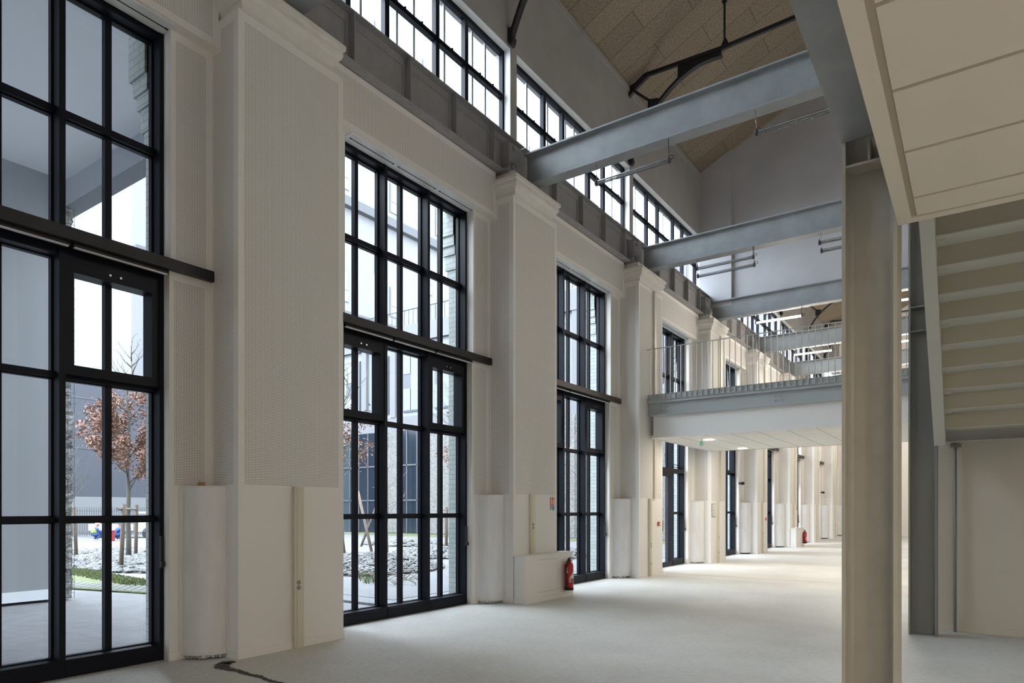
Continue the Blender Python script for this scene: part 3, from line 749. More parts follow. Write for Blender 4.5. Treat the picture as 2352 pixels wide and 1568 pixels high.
# ------------------------------------------------------------------ trusses
def truss(y, label):
    root = thing('roof_truss', (-7.0, y, 10.1), label, 'truss')
    t = .035
    def bar(name, pts, wd=.05, dy=.035):
        mb = MB()
        for p, q in zip(pts, pts[1:]):
            p, q = Vector(p), Vector(q); d = (q-p).normalized(); n = Vector((-d.y, d.x))*wd/2; e = d*wd*.12
            mb.prism([tuple(p-e-n), tuple(q+e-n), tuple(q+e+n), tuple(p-e+n)], 'y', y-dy, y+dy)
        return mb.build(name, M['truss'], root)
    bar('tie', [(-6.5,12.165),(-4.7,12.09),(RIDGE,12.19),(2.5,12.15),(XR-.1,12.0)], .085)
    MB().prism([(-7.01,12.03),(-7.01,11.78),(-6.86,11.90),(-6.50,12.11),(-6.50,12.22),(-6.62,12.20),(-6.85,12.07)], 'y', y-.04, y+.04).build('wall_plate', M['truss'], root)
    # curved knee brace
    arc = [(-4.74,11.93),(-5.0,11.945),(-5.25,11.93),(-5.5,11.86),(-5.75,11.75),(-5.98,11.60),(-6.2,11.42),(-6.4,11.23),(-6.58,11.0),(-6.74,10.75),(-6.86,10.50),(-6.94,10.32),(-6.98,10.15)]
    bar('curved_brace', arc, .06, .06)
    MB().prism([(-4.74,11.96),(-5.22,11.95),(-5.5,11.87),(-5.77,11.76),(-5.77,12.08),(-4.74,12.08)], 'y', y-.012, y+.012).build('gusset_plate', M['truss'], root)
    MB().prism([(-6.25,11.50),(-6.52,11.56),(-6.53,11.24),(-6.36,11.28)], 'y', y-.012, y+.012).build('gusset_plate', M['truss'], root)
    bar('strut', [(-6.88,11.89),(-6.50,11.53)], .05)
    MB().prism([(-7.02,10.42),(-6.95,10.40),(-6.93,10.22),(-6.89,10.20),(-6.91,10.10),(-6.96,10.06),(-7.02,10.16)], 'y', y-.05, y+.05).build('foot', M['truss'], root)
    MB().prism([(-4.78,12.05),(-4.55,12.05),(-4.60,12.22),(-4.66,12.32),(-4.70,12.22)], 'y', y-.03, y+.03).build('node_plate', M['truss'], root)
    for x in (-4.67, -2.6, RIDGE, 1.5, 3.5):
        MB().tube([(x, y, 12.15), (x, y, roofz(x)-.01)], .025, 8).box(x-.05, x+.05, y-.03, y+.03, roofz(x)-.06, roofz(x)-.012).build('hanger_rod', M['truss'], root)
truss(9.98, 'black iron truss whose curved foot shows at the top left of the upper wall')
truss(15.13, 'black iron truss with a curved knee brace in front of the wood-wool ceiling')
truss(25.43, 'black curved truss of the far hall, nearest beyond the gable'); truss(30.58, 'black curved truss of the far hall, second beyond the gable')
truss(35.73, 'black curved truss of the far hall, third beyond the gable'); truss(40.88, 'farthest black curved truss')

# ------------------------------------------------------------------ clerestory windows
QLAB = {0: 'clerestory window in the top left above the nearest girder', 1: 'long clerestory window at the top left of the hall', 2: 'clerestory window crossed by the first grey cross beam', 3: 'clerestory window next to the gable wall',
 4: 'clerestory window seen over the bridge railing, nearest', 5: 'clerestory window seen over the bridge railing, second', 6: 'distant clerestory window, third beyond the gable', 7: 'farthest clerestory window'}
def clere(i):
    o = (i-1)*B; a, b = 5.075+o, 10.035+o; z0, z1 = 8.22, 10.10; x0, x1 = -7.17, -7.25
    root = thing(f'window_{20+i}', (x0, (a+b)/2, z0), QLAB[i], 'window', kind='structure')
    f = MB(); f.box(x0, x1, a, a+.06, z0, z1); f.box(x0, x1, b-.06, b, z0, z1); f.box(x0, x1, a+.06, b-.06, z1-.09, z1); f.box(x0, x1, a+.06, b-.06, z0, z0+.06)
    f.build('frame', M['dark'], root)
    MB().box(x0+.01, x1, a+.06, b-.06, 9.20, 9.28).box(x0+.03, x1, a+.06, b-.06, 9.235, 9.25).build('transom', M['dark'], root)
    for st in (1.21, 1.96, 3.09, 3.84):
        MB().box(x0+.005, x1, a+st-.045, a+st+.045, z0+.06, z1-.09).build('mullion', M['dark'], root)
    for st in (.42, .82, 1.60, 2.34, 2.72, 3.46, 4.22, 4.60):
        MB().box(-7.34, -7.37, a+st-.022, a+st+.022, z0, z1).build('outer_bar', M['outerbar'], root)
        MB().tube([(x0-.0, a+st, 9.285), (x0, a+st, 9.30)], .02, 8).build('bar_boss', M['dark'], root)
    g = MB(); g.face([(-7.21,a,z0),(-7.21,b,z0),(-7.21,b,z1),(-7.21,a,z1)]); g.build('pane', M['glass'], root)
    rv = MB().box(-7.16, -7.03, a, b, z1-.012, z1-.001).box(-7.165, -7.03, b-.012, b, z0, z1).box(-7.165,-7.03,a,a+.012,z0,z1)
    rv.build('reveal_lining', M['reveal'], root)
for i in range(-0, 8): clere(i)

# ------------------------------------------------------------------ footbridge
def Isec(mb, x0, x1, y, z0, z1, fw=.15, t=.02, wt=.012):
    mb.box(x0, x1, y-fw/2, y+fw/2, z0, z0+t).box(x0, x1, y-fw/2, y+fw/2, z1-t, z1).box(x0, x1, y-wt/2, y+wt/2, z0+t, z1-t)
bx0, bx1 = -6.45, XR-.02
root = thing('footbridge', (-3, 15.1, 3.3), 'grey steel footbridge crossing the hall with white tiled underside', 'footbridge')
mb = MB(); Isec(mb, bx0, bx1, 15.02, 3.84, 4.16, .20); bm_ = mb.build('edge_beam', M['bluegrey'], root)
for xx in (-6.15, -3.55, -.95):
    for dx in (0, .14):
        for z in (3.96, 4.05):
            MB().tube([(xx+dx, 15.016, z), (xx+dx, 14.985, z)], .018, 8).build('bolt', M['bluegrey'], bm_)
MB().box(bx0, bx1, 14.93, 14.95, 4.16, 4.245).build('edge_plate', M['bluegrey'], root)
MB().box(bx0, bx1, 14.95, 19.45, 4.20, 4.26).build('deck', M['floor'], root)
MB().box(bx0+.11, bx1, 15.02, 15.14, 3.32, 3.84).build('fascia_board', M['white'], root)
mb = MB().box(bx0+.005, bx1, 15.14, 19.50, 3.32, 3.40); mb.build('tiled_ceiling', M['tile'], root)
mb = MB()
for k in range(22):
    x = -6.34+k*.6
    if x < bx1: mb.box(x-.006, x+.006, 15.15, 19.49, 3.3175, 3.32)
for k in range(15): mb.box(bx0+.01, bx1, 15.30+k*.3-.003, 15.30+k*.3+.003, 3.3175, 3.32)
mb.build('ceiling_grid', M['groove'], root)
MB().box(bx0, bx1, 19.45, 19.50, 3.32, 4.25).build('rear_fascia', M['bluegrey'], root)
mb = MB(); Isec(mb, bx0, bx1, 19.38, 3.84, 4.16, .15); mb.build('rear_beam', M['bluegrey'], root)
r = thing('bridge_railing', (-3, 14.96, 4.2), 'pale grey vertical-bar railing along the near edge of the footbridge', 'railing')
ry = 14.90
MB().box(-6.47, bx1, ry-.012, ry+.022, 5.415, 5.43).build('handrail', M['bluegrey'], r)
MB().box(-6.44, bx1, ry+.012, ry+.03, 4.205, 4.335).box(-6.44, bx1, ry-.01, ry+.012, 4.33, 4.338).box(-6.44, bx1, ry-.01, ry+.012, 4.205, 4.213).build('kick_rail', M['bluegrey'], r)
k = 0; x = -6.37
while x < 0.2:
    MB().box(x-.006, x+.006, ry-.018, ry+.018, 4.213, 5.415).build('baluster', M['bluegrey'], r)
    if k % 2 == 1: MB().tube([(x+.07, ry+.012, 4.27), (x+.07, ry+.004, 4.27)], .012, 8).build('bolt', M['socket'], r)
    x += .1257; k += 1
for (x, y, lab) in ((-5.32, 16.03, 'round lit downlight in the footbridge ceiling, the nearer'), (-5.32, 18.85, 'round lit downlight in the footbridge ceiling, the farther'),
                    (-2.2, 16.03, 'round downlight in the footbridge ceiling hidden by the front column'), (-2.2, 18.85, 'round downlight in the footbridge ceiling behind the steel columns')):
    r = thing('downlight', (x, y, 3.32), lab, 'downlight')
    MB().lathe(x, y, [(.14,3.309),(.15,3.3165)], 24).build('trim_ring', M['white'], r)
    MB().lathe(x, y, [(.125,3.304),(.125,3.309)], 24).build('light_disc', M['down_on'], r)
r = thing('exit_sign', (-5.37, 15.61, 3.1), 'small green running-man exit sign hanging from the footbridge ceiling', 'exit sign')
MB().box(-5.41, -5.33, 15.60, 15.62, 3.13, 3.225).build('panel', M['exit'], r)
mb = MB().box(-5.405,-5.395,15.598,15.60,3.135,3.22).box(-5.345,-5.335,15.598,15.60,3.135,3.22)
mb.prism([(-5.388,3.14),(-5.378,3.14),(-5.368,3.165),(-5.358,3.145),(-5.352,3.15),(-5.36,3.185),(-5.362,3.20),(-5.378,3.20),(-5.388,3.175)],'y',15.598,15.60)
mb.build('pictogram', M['signwhite'], r); MB().tube([(-5.37,15.61,3.22),(-5.37,15.61,3.32)], .006, 6).build('hanger', M['chrome'], r)

# ------------------------------------------------------------------ steel columns, mezzanine, stairs
def hcol(y, z1, mat, label, stiff=(), x0=-.705, x1=-.395):
    root = thing('steel_column', ((x0+x1)/2, y, 0), label, 'column')
    h = .15
    for a, b in ((x0, x0+.022), (x1-.022, x1)): MB().box(a, b, y-h, y+h, 0, z1).build('flange', mat, root)
    mb = MB().box(x0+.022, x1-.022, y-.006, y+.006, 0, z1)
    for s in (-1, 1):
        for xx, sg in ((x0+.022, 1), (x1-.022, -1)):
            mb.prism([(xx, y+s*.006), (xx+sg*.03, y+s*.006), (xx+sg*.012, y+s*.014), (xx, y+s*.032)], 'z', 0, z1)
    mb.build('web', mat, root)
    for z in stiff: MB().box(x0+.022, x1-.022, y-h+.01, y-.006, z-.008, z+.008).box(x0+.022, x1-.022, y+.006, y+h-.01, z-.008, z+.008).build('stiffener', mat, root)
    return root
hcol(4.87, 7.398, M['column'], 'big beige-grey steel H column in the right foreground', (3.80,))
hcol(10.05, 7.398, M['columnshade'], 'steel H column beside the stair, toned dark for shade', (3.88, 4.19))
hcol(4.87-B, 7.398, M['column'], 'steel H column behind the viewer')
hcol(15.25, 3.84, M['columnshade'], 'grey steel column under the footbridge end')
r = thing('mezzanine_beam', (-.55, 2, 3.95), 'wide grey steel beam running overhead to the big front column', 'beam')
MB().box(-.705, -.395, YB+.02, 4.71, 3.95, 3.972).build('bottom_flange', M['beam'], r)
MB().box(-.705, -.395, YB+.02, 4.71, 4.228, 4.25).build('top_flange', M['beam'], r)
MB().box(-.556, -.544, YB+.02, 4.71, 3.972, 4.228).build('web', M['beam'], r)
MB().box(-.557, -.543, 4.72, 4.862, 3.81, 3.95).build('end_stiffener', M['column'], r)
r = thing('mezzanine_slab', (2.8, -1, 3.35), 'cream boarded underside of the mezzanine overhead on the right', 'mezzanine')
mb = MB().box(-.39, XR-.02, YB+.02, 4.72, 3.375, 4.20); mb.build('slab', M['cream'], r)
MB().box(-.39, -.315, YB+.02, 4.72, 3.35, 3.375).box(-.315, XR-.02, 4.645, 4.72, 3.35, 3.375).build('border_trim', M['cream'], r)
mb = MB().box(-.315, -.285, YB+.02, 4.645, 3.362, 3.3755); mb.build('edge_channel', M['groove'], r)
y = 4.635
k = 0
mb = MB()
ys = [4.64, 4.36, 3.78, 3.20]
while ys[-1] > YB+.8: ys.append(ys[-1]-.58)
for y1, y0 in zip(ys, ys[1:]):
    MB().box(-.285, XR-.02, y0+.012, y1-.012, 3.353, 3.376).build('ceiling_board', M['cream'], r)
MB().box(-.285, XR-.02, YB+.05, 4.64, 3.370, 3.3752).build('backing', M['groove'], r)
MB().box(-.39, XR-.02, 4.72, 5.62, 3.97, 4.30).build('deck_edge', M['columnshade'], r)
# unseen downlights, added to the mezzanine ceiling to warm the foreground
for n_, (x, y) in enumerate(((1.6, 3.0), (3.6, 3.0), (1.6, .4), (3.6, .4), (1.6, -2.4), (3.6, -2.4))):
    row_ = ('front', 'middle', 'rear')[n_//2]; side_ = ('column', 'wall')[n_ % 2]
    rr_ = thing('downlight', (x, y, 3.35), f'added unseen round warm downlight in the {row_} row of the mezzanine ceiling, on the {side_} side', 'downlight', 'added mezzanine downlights')
    MB().lathe(x, y, [(.14,3.342),(.15,3.352)], 24).build('trim_ring', M['white'], rr_)
    MB().lathe(x, y, [(.125,3.338),(.125,3.344)], 24).build('light_disc', M['down_on'], rr_)

r = thing('staircase', (1.0, 8.45, 2.4), 'folded steel stair flight seen from below at the right edge', 'staircase')
SX0, SX1 = -.265, 1.35
for k in range(-3, 9):
    z = 3.823-.17*k; y = 6.41+.255*k           # riser k stands at y, its lip at z; tread behind the lip
    MB().box(SX0, SX1, y-.004, y+.004, z, z+.17).build('riser', M['stair'], r)
    if k < 8: MB().box(SX0, SX1, y-.006, y+.255, z-.006, z+.0).build('tread', M['stringer'], r)  # paler than the risers: light bounced off the floor put into the colour
    MB().box(SX0, SX1, y-.010, y-.004, z-.004, z+.004).build('lip', M['stringer'], r)
    if k < 8:
        MB().box(SX0, SX0+.07, y+.06, y+.21, z-.022, z-.006).build('fixing_plate', M['stringer'], r)
def sz(y): return 3.823-.17*(y-6.41)/.255
for xa, xb in ((-.37, SX0-.001), (SX1, SX1+.1)):
    MB().prism([(5.55, sz(5.55)-.05), (8.62, sz(8.62)-.05), (8.72, sz(8.62)-.02), (8.72, 2.62), (8.5, sz(8.5)+.28), (5.55, sz(5.55)+.28)], 'x', xa, xb).build('stringer', M['stringer'], r)
r = thing('stair_landing', (1.0, 9.4, 2.46), 'grey landing slab between the stair foot and the cream wall', 'landing')
MB().box(-.37, XR-.02, 8.73, 10.49, 2.50, 2.62).build('slab', M['columnshade'], r)
MB().box(-.26, XR-.02, 8.46, 8.73, 2.465, 2.60).build('edge_beam', M['stair'], r)
S('wall_partition', MB().box(-.42, XR, 10.5, 10.7, 0, 2.50), M['cream'], 'low cream partition wall behind the stair', 'wall')
S('baseboard_partition', MB().box(-.42, XR, 10.487, 10.5, 0, .085), M['cream'], 'skirting at the foot of the cream partition', 'baseboard')
S('wall_partition_upper', MB().box(1.6, XR, 10.5, 10.7, 2.62, 12), M['plaster'], 'plaster wall above the landing', 'wall') 
r = thing('drain_pipe', (-.215, 10.44, 0), 'thin vertical grey pipe on the cream partition under the stair', 'pipe')
MB().tube([(-.215, 10.455, 0), (-.215, 10.455, 2.46)], .016, 10).build('tube', M['socket'], r)
MB().box(-.27, -.15, 10.43, 10.487, 2.42, 2.45).build('bracket', M['socket'], r)


# ------------------------------------------------------------------ exterior
E1 = (-7.33)
S('ground', MB().box(-90, 40, -30, 90, -.45, -.21), M['asphalt'], 'asphalt around the building', 'ground')
S('ground_forecourt', MB().box(-90, -7.31, -30, 90, -.2, -.03), M['asphalt'], 'grey asphalt forecourt outside the windows', 'ground')
mb = MB(); Yc = 10
def slab(x0, x1, y0, y1, z=-.02, mat='path', name='path', label=''):
    return tag(MB().box(x0, x1, y0, y1, -.03, z).build(name, M[mat]), label, name, kind='structure')
slab(-30.5, -8.6, 8.6, 29.8, -.022, 'path', 'path', 'pale concrete paths across the courtyard garden')
slab(-60, -30.5, 8.0, 32.0, -.020, 'path', 'road', 'pale service road along the fence')
tag(MB().box(-20, -7.6, 2.6, 2.66, -.03, .0).build('kerb', M['path'], origin=(-12,2.6,0)), 'thin pale kerb line in the asphalt', 'kerb', kind='structure')
tag(MB().box(-12.9, -7.6, 7.9, 8.0, -.03, .01).build('kerb', M['path'], origin=(-10,8,0)), 'thin pale kerb beside the second window', 'kerb', kind='structure')

def rocks(name, cx_, cy_, rx, ry, n, s0, s1, label, h=.3, seed=0):
    rr = random.Random(seed); mb = MB()
    g = (1+5**.5)/2
    base = [Vector(v).normalized() for v in ((-1,g,0),(1,g,0),(-1,-g,0),(1,-g,0),(0,-1,g),(0,1,g),(0,-1,-g),(0,1,-g),(g,0,-1),(g,0,1),(-g,0,-1),(-g,0,1))]
    fc = ((0,11,5),(0,5,1),(0,1,7),(0,7,10),(0,10,11),(1,5,9),(5,11,4),(11,10,2),(10,7,6),(7,1,8),(3,9,4),(3,4,2),(3,2,6),(3,6,8),(3,8,9),(4,9,5),(2,4,11),(6,2,10),(8,6,7),(9,8,1))
    for _ in range(n):
        a = rr.random()*2*PI; q = rr.random()**.5; x = cx_+rx*q*math.cos(a); y = cy_+ry*q*math.sin(a)
        z = h*(1-q*q)*.9; s = rr.uniform(s0, s1); sx = Vector((rr.uniform(.7,1.4), rr.uniform(.7,1.4), rr.uniform(.5,.9)))*s
        rot = rr.random()*PI; k = len(mb.v); c, sn = math.cos(rot), math.sin(rot)
        for v in base:
            j = rr.uniform(.75, 1.2); vx, vy, vz = v.x*sx.x*j, v.y*sx.y*j, v.z*sx.z*j
            mb.v.append((x+vx*c-vy*sn, y+vx*sn+vy*c, max(z+vz*.9, -.05)+.02))
        for f in fc: mb.f.append((k+f[0], k+f[1], k+f[2])); mb.uv += [(0,0)]*3; mb.sm.append(False)
    # soil mound beneath
    nn = 20
    ring = [(cx_+rx*math.cos(2*PI*k/nn), cy_+ry*math.sin(2*PI*k/nn), -.02) for k in range(nn)]
    for k in range(nn): mb.face([ring[k], ring[(k+1) % nn], (cx_, cy_, h*.7)])
    return tag(mb.build(name, M['rock']), label, 'stones', kind='stuff')
rocks('stone_bed', -20.4, 9.9, 4.6, 1.9, 2600, .04, .10, 'bed of broken pale stones around the oak sapling', .22, 1)
rocks('stone_bed', -24.2, 11.6, 4.6, 1.3, 1100, .05, .12, 'far strip of broken stones behind the oak sapling', .2, 2)
rocks('stone_bed', -13.7, 12.7, 2.0, 2.2, 2400, .03, .085, 'mound of broken pale stones outside the second window', .42, 3)
rocks('stone_bed', -15.6, 17.6, 1.8, 1.6, 1200, .035, .09, 'second smaller mound of stones farther from the window', .3, 4)
rocks('stone_bed', -21.5, 22.5, 2.5, 1.6, 900, .05, .11, 'low stone heap near the far facade', .25, 5)
rocks('stone_bed', -12.2, 19.8, 1.6, 2.4, 1300, .035, .09, 'stone bed outside the third window', .25, 6)
# grass strip: lawn and grid pavers
def poly_slab(pts, z, mat, name, label, kind='structure', cat=None):
    mb = MB(); mb.prism(pts, 'z', -.03, z); return tag(mb.build(name, M[mat]), label, cat or name, kind=kind)
gl = [(-22,4.28),(-12.6,6.60),(-12.6,7.15),(-15.1,7.55),(-20.2,8.1),(-23,8.4)]
poly_slab(gl, .004, 'grass', 'lawn', 'green grass strip with pavers beyond the porch', cat='grass')
mb = MB()
for k in range(6):
    for q in range(40):
        u = -q*.2+(k % 2)*.1; x = -12.9+u*.97-k*.13*.24; y = 6.62+u*.24+k*.13*.97
        mb.prism([(x,y),(x-.155,y-.038),(x-.174,y+.032),(x-.019,y+.07)], 'z', 0, .012)
tag(mb.build('grid_paver', M['paver']), 'rows of pale grid pavers set in the grass', 'pavers', kind='stuff')
def blades(name, pts, n, h, label, seed=0, mat='blade'):
    rr = random.Random(seed); mb = MB()
    for _ in range(n):
        (cx_, cy_, r_) = rr.choice(pts); a = rr.random()*2*PI; q = r_*rr.random()**.5; x, y = cx_+q*math.cos(a), cy_+q*math.sin(a)
        b_ = rr.random()*PI; dx, dy = .012*math.cos(b_), .012*math.sin(b_); l = rr.uniform(-.4,.4)*h; l2 = rr.uniform(-.4,.4)*h; hh = h*rr.uniform(.5,1)
        mb.face([(x-dx,y-dy,0),(x+dx,y+dy,0),(x+l,y+l2,hh)])
    return tag(mb.build(name, M[mat]), label, 'grass', kind='stuff')
blades('grass_tufts', [(-11.9+.35*k*-1, 11.0+.28*k, .22) for k in range(-3, 12)], 600, .16, 'scruffy grass tufts along the near edge of the stone mound', 1)
blades('grass_tufts', [(-14.6-.3*k, 7.2+.03*k, .4) for k in range(20)], 6000, .05, 'ragged grass along the stones by the oak', 2)
slab(-36, -11, 29.8, 33.0, -.01, 'grass', 'lawn', 'narrow green lawn at the foot of the far facade')
slab(-46, -33.5, 11.6, 13.0, -.012, 'grass', 'lawn', 'thin grass verge in front of the service road')
# long dry branches on the ground
mb = MB(); rr = random.Random(5)
for _ in range(46):
    x, y = rr.uniform(-14.5,-9.6), 0; y = 10.2+(-9.6-x)*.55+rr.uniform(-.4,.5); a = rr.uniform(-.5,.9)+PI*.8; L_ = rr.uniform(.5,1.3)
    mb.tube([(x,y,.03),(x+L_*.5*math.cos(a),y+L_*.5*math.sin(a),.07+rr.random()*.06),(x+L_*math.cos(a+.2),y+L_*math.sin(a+.2),.03)], [.012,.01,.004], 5)
tag(mb.build('fallen_branches', M['rail']), 'tangle of dry branches in front of the stone mound', 'branches', kind='stuff')

def tree(x, y, h, r, label, leaves=0, seed=0, mat='bark', trunk=.06, first=.33, group=None):
    rr = random.Random(seed); root = thing('tree', (x, y, 0), label, 'tree', group)
    tr = MB(); n = 9; pts = [(x+rr.uniform(-.03,.03)*k/2, y+rr.uniform(-.03,.03)*k/2, h*k/n) for k in range(n+1)]
    tr.tube(pts, [trunk*(1-.88*k/n) for k in range(n+1)], 8); tr.build('trunk', M[mat], root)
    br_ = MB(); tips = []
    nb = int(18*r+10)
    for k in range(nb):
        t = first+(1-first)*(k+rr.random())/nb; z0 = h*t; j = min(int(t*n), n-1); f = t*n-j
        p = Vector(pts[j]).lerp(Vector(pts[j+1]), f); a = rr.random()*2*PI
        L_ = r*(1.05-.75*abs(t-first-.12)/(1-first))*rr.uniform(.6,1.05)
        d = Vector((math.cos(a), math.sin(a), rr.uniform(.5,.9))).normalized()
        q = [p]
        for s in range(4):
            d = (d+Vector((rr.uniform(-.2,.2), rr.uniform(-.2,.2), rr.uniform(-.05,.25)))).normalized(); q.append(q[-1]+d*L_/4)
            if s >= 1:
                d2 = (d+Vector((rr.uniform(-.9,.9), rr.uniform(-.9,.9), rr.uniform(-.2,.5)))).normalized(); e = q[-1]+d2*L_*.3; m_ = q[-1].lerp(e,.5)+Vector((0,0,.03))
                br_.tube([q[-1], m_, e], [.007,.005,.002], 4, cap=False); tips += [m_, e]
        br_.tube(q, [.018*trunk/.06,.013*trunk/.06,.009,.006,.003], 5, cap=False); tips += q[2:]
    br_.build('branches', M[mat], root)
    if leaves:
        lf = MB()
        tl = [t for t in tips if t.z < h*.80 and rr.random() < (.9 if t.z < h*.68 else .35)]
        for _ in range(leaves):
            p = rr.choice(tl)+Vector((rr.gauss(0,.09), rr.gauss(0,.09), rr.gauss(-.03,.09)))
            u = Vector((rr.uniform(-1,1), rr.uniform(-1,1), rr.uniform(-1,1))).normalized(); v = u.orthogonal().normalized(); s = rr.uniform(.03,.06)
            lf.face([p-u*s, p+v*s*.4, p+u*s, p-v*s*.4])
        lf.build('leaves', M['leaf'], root)
    return root
tree(-20.62, 9.67, 6.3, 1.55, 'young oak with brown dry leaves seen through the nearest window', 9500, 3, trunk=.085)
tree(-14.6, 12.6, 5.6, 1.3, 'staked sapling with a few brown leaves at the left edge of the second window', 900, 11, 'paleb', .05, .45)
tree(-17.2, 16.9, 4.6, .8, 'slim bare sapling in front of the dark glazing', 0, 8, 'paleb', .035, .3)
tree(-15.2, 18.9, 6.4, 1.9, 'brown-leaved sapling at the right edge of the second window', 800, 14, 'bark', .06, .42)
tree(-24.5, 20.0, 4.2, .9, 'thin bare sapling in front of the teal glazing', 0, 20, 'paleb', .03, .3)
tree(-24.8, 9.8, 5.0, 1.1, 'bare sapling behind the gabion wall', 0, 23, 'bark', .04, .3)
def stake(x, y, h, lean, label):
    mb = MB().tube([(x, y, -.03), (x+lean[0], y+lean[1], h)], .055, 8)
    tag(mb.build('tree_stake', M['stake'], origin=(x, y, 0)), label, 'stake')
stake(-18.69, 8.57, 1.75, (-.05,.1), 'round timber stake left of the oak trunk'); stake(-21.31, 10.2, 1.75, (-.03,.05), 'brown timber stake right of the oak trunk')
stake(-23.4, 9.39, 1.7, (.1,-.1), 'dark timber stake by the gabion edge'); stake(-14.07, 12.27, 1.9, (-.5,.1), 'leaning stake at the left edge of the second window')
stake(-15.98, 18.69, 1.7, (0,0), 'upright stake at the right of the second window, left one'); stake(-15.43, 18.94, 1.7, (0,0), 'upright stake at the right of the second window, right one')
stake(-18.3, 17.2, 2.3, (-1.1,.3), 'slanting stake before the dark glazing'); stake(-22.2, 20.2, 2.4, (.9,.4), 'slanting stake before the teal glazing')
stake(-17.3, 21.5, 2.0, (.5,.3), 'short slanting stake near the far gabion wall')
def rail(p, q, label):
    mb = MB().tube([p, q], .04, 6); tag(mb.build('stake_rail', M['rail'], origin=p), label, 'rail')
rail((-18.3,8.3,1.62), (-21.8,10.5,1.62), 'horizontal rail tying the stakes round the oak'); rail((-16.2,18.6,1.6), (-15.2,19.05,1.6), 'rail across the two upright stakes')
rail((-14.3,12.0,1.85), (-14.7,12.7,1.85), 'short rail on the leaning stake')

# grey porch volume with gabion end
r = thing('porch', (-13.5, 2, 0), 'grey clad porch volume outside the nearest window', 'porch')
MB().box(-16, -13.4, -14, 5.0, .10, 7.9).build('wall_panel', M['volume'], r)
MB().box(-16, -13.395, -14, 5.0, .02, .20).build('base_rail', M['soffit'], r)
MB().box(-16.5, -7.55, -14, 5.2, 7.50, 7.75).build('soffit', M['soffit'], r)
MB().box(-16.5, -7.55, 5.2, 5.5, 7.05, 7.75).build('edge_beam', M['fascia'], r)
mb = MB(); rr = random.Random(9)
ny, nz = 4, 110
for face_ in ('side', 'end'):
    for j in range(nz):
        for k in range(ny):
            pass
nn = 3; pts_ = {}
def gp(ix, iy, iz):
    key = (ix, iy, iz)
    if key not in pts_: pts_[key] = (-13.44+rr.uniform(-.025,.025)+ix*-.12, 5.02+iy*.1+rr.uniform(-.02,.02), .0+iz*.0675)
    return pts_[key]
NX, NY, NZ = 18, 3, 110
for iz in range(NZ):
    for iy in range(NY): mb.face([gp(0,iy,iz), gp(0,iy+1,iz), gp(0,iy+1,iz+1), gp(0,iy,iz+1)])
    for ix in range(NX): mb.face([gp(ix,NY,iz), gp(ix+1,NY,iz), gp(ix+1,NY,iz+1), gp(ix,NY,iz+1)])
    mb.face([gp(0,0,iz), gp(0,0,iz+1), gp(NX,0,iz+1), gp(NX,0,iz)])
tag(mb.build('gabion_wall', M['gabion'], origin=(-13.4,5.1,0)), 'tall stone-filled gabion at the end of the grey porch', 'gabion wall')
mb = MB()
for k in range(38): mb.box(-13.408, -13.40, 5.0, 5.36, .1+k*.19, .105+k*.19)
for k in range(4): mb.box(-13.408, -13.40, 5.04+k*.1, 5.045+k*.1, 0, 7.4)
for o_ in [mb.build('wire_mesh', M['fence'])]: tag(o_, 'thin wire mesh holding the stones of the porch gabion', 'wire mesh')

# outer brick piers of this building
mb = MB()
for i in range(-1, 9):
    o = i*B; a, b = OY1+o+.02, OY0+B+o-.02
    mb.box(-7.52, -7.335, a, b, 0, 7.6)
    for k, (z, e) in enumerate(((5.55,.02),(5.75,.05),(6.0,.09),(6.15,.13),(6.32,.17))):
        mb.box(-7.52-e, -7.34, a-e*.6, b+e*.6, z, 6.9)
S('wall_brick_exterior', mb, M['brick'], 'pale painted brick piers of the outer facade', 'wall')
mb = MB().box(-7.5, -7.33, YB, YE, 6.72, 8.1); S('trim_1', mb, M['brick'], 'brick spandrel of the outer facade above the windows', 'wall')

# far buildings
def bld_box(root, name, mat, *a): return MB().box(*a).build(name, M[mat], root)
r = thing('terrace_building', (-25, 33, 0), 'pale building with gabion and dark glass ground floor across the courtyard', 'building')
bld_box(r, 'wall', 'cladding', -39, -10, 33.4, 45, 7.2, 13.9); bld_box(r, 'parapet', 'whitewall', -39.1, -9.9, 33.1, 45, 13.0, 14.2); bld_box(r, 'band', 'whitewall', -39, -9.9, 33.2, 34, 7.0, 8.0)
def vx(px): # world X on the Y=33.2 facade for a photo column
    a = (px-1176)/1526.2; return 33.2*(-.57204+a*.82022)/(.82022+a*.57204)
for px0, px1, mt in ((780,806,'tealglass'),(806,868,'darkglass'),(868,918,'gabionfar'),(918,985,'darkglass'),(985,1052,'gabionfar'),(1052,1282,'gabionfar'),(1282,1302,'gabionfar'),(1302,1322,'gabionfar'),(1322,1400,'gabionfar'),(1400,1560,'gabionfar'),(700,780,'darkglass')):
    bld_box(r, 'gabion_panel' if mt == 'gabionfar' else 'glazing', mt, vx(px0)+.02, vx(px1)-.02, 33.15, 34, .02, 7.05)
mb = MB()
for k in range(30):
    x = -38.5+k*.95
    if not (vx(868) < x < vx(918) or x > vx(985)): mb.box(x-.04, x+.04, 33.08, 33.15, 0, 7.0)
for z in (2.2, 4.6): mb.box(-38.9, vx(868), 33.08, 33.14, z, z+.1).box(vx(918), vx(985), 33.08, 33.14, z, z+.1)
mb.build('glazing_frame', M['winframe'], r)
x = -38.2
rr = random.Random(2)
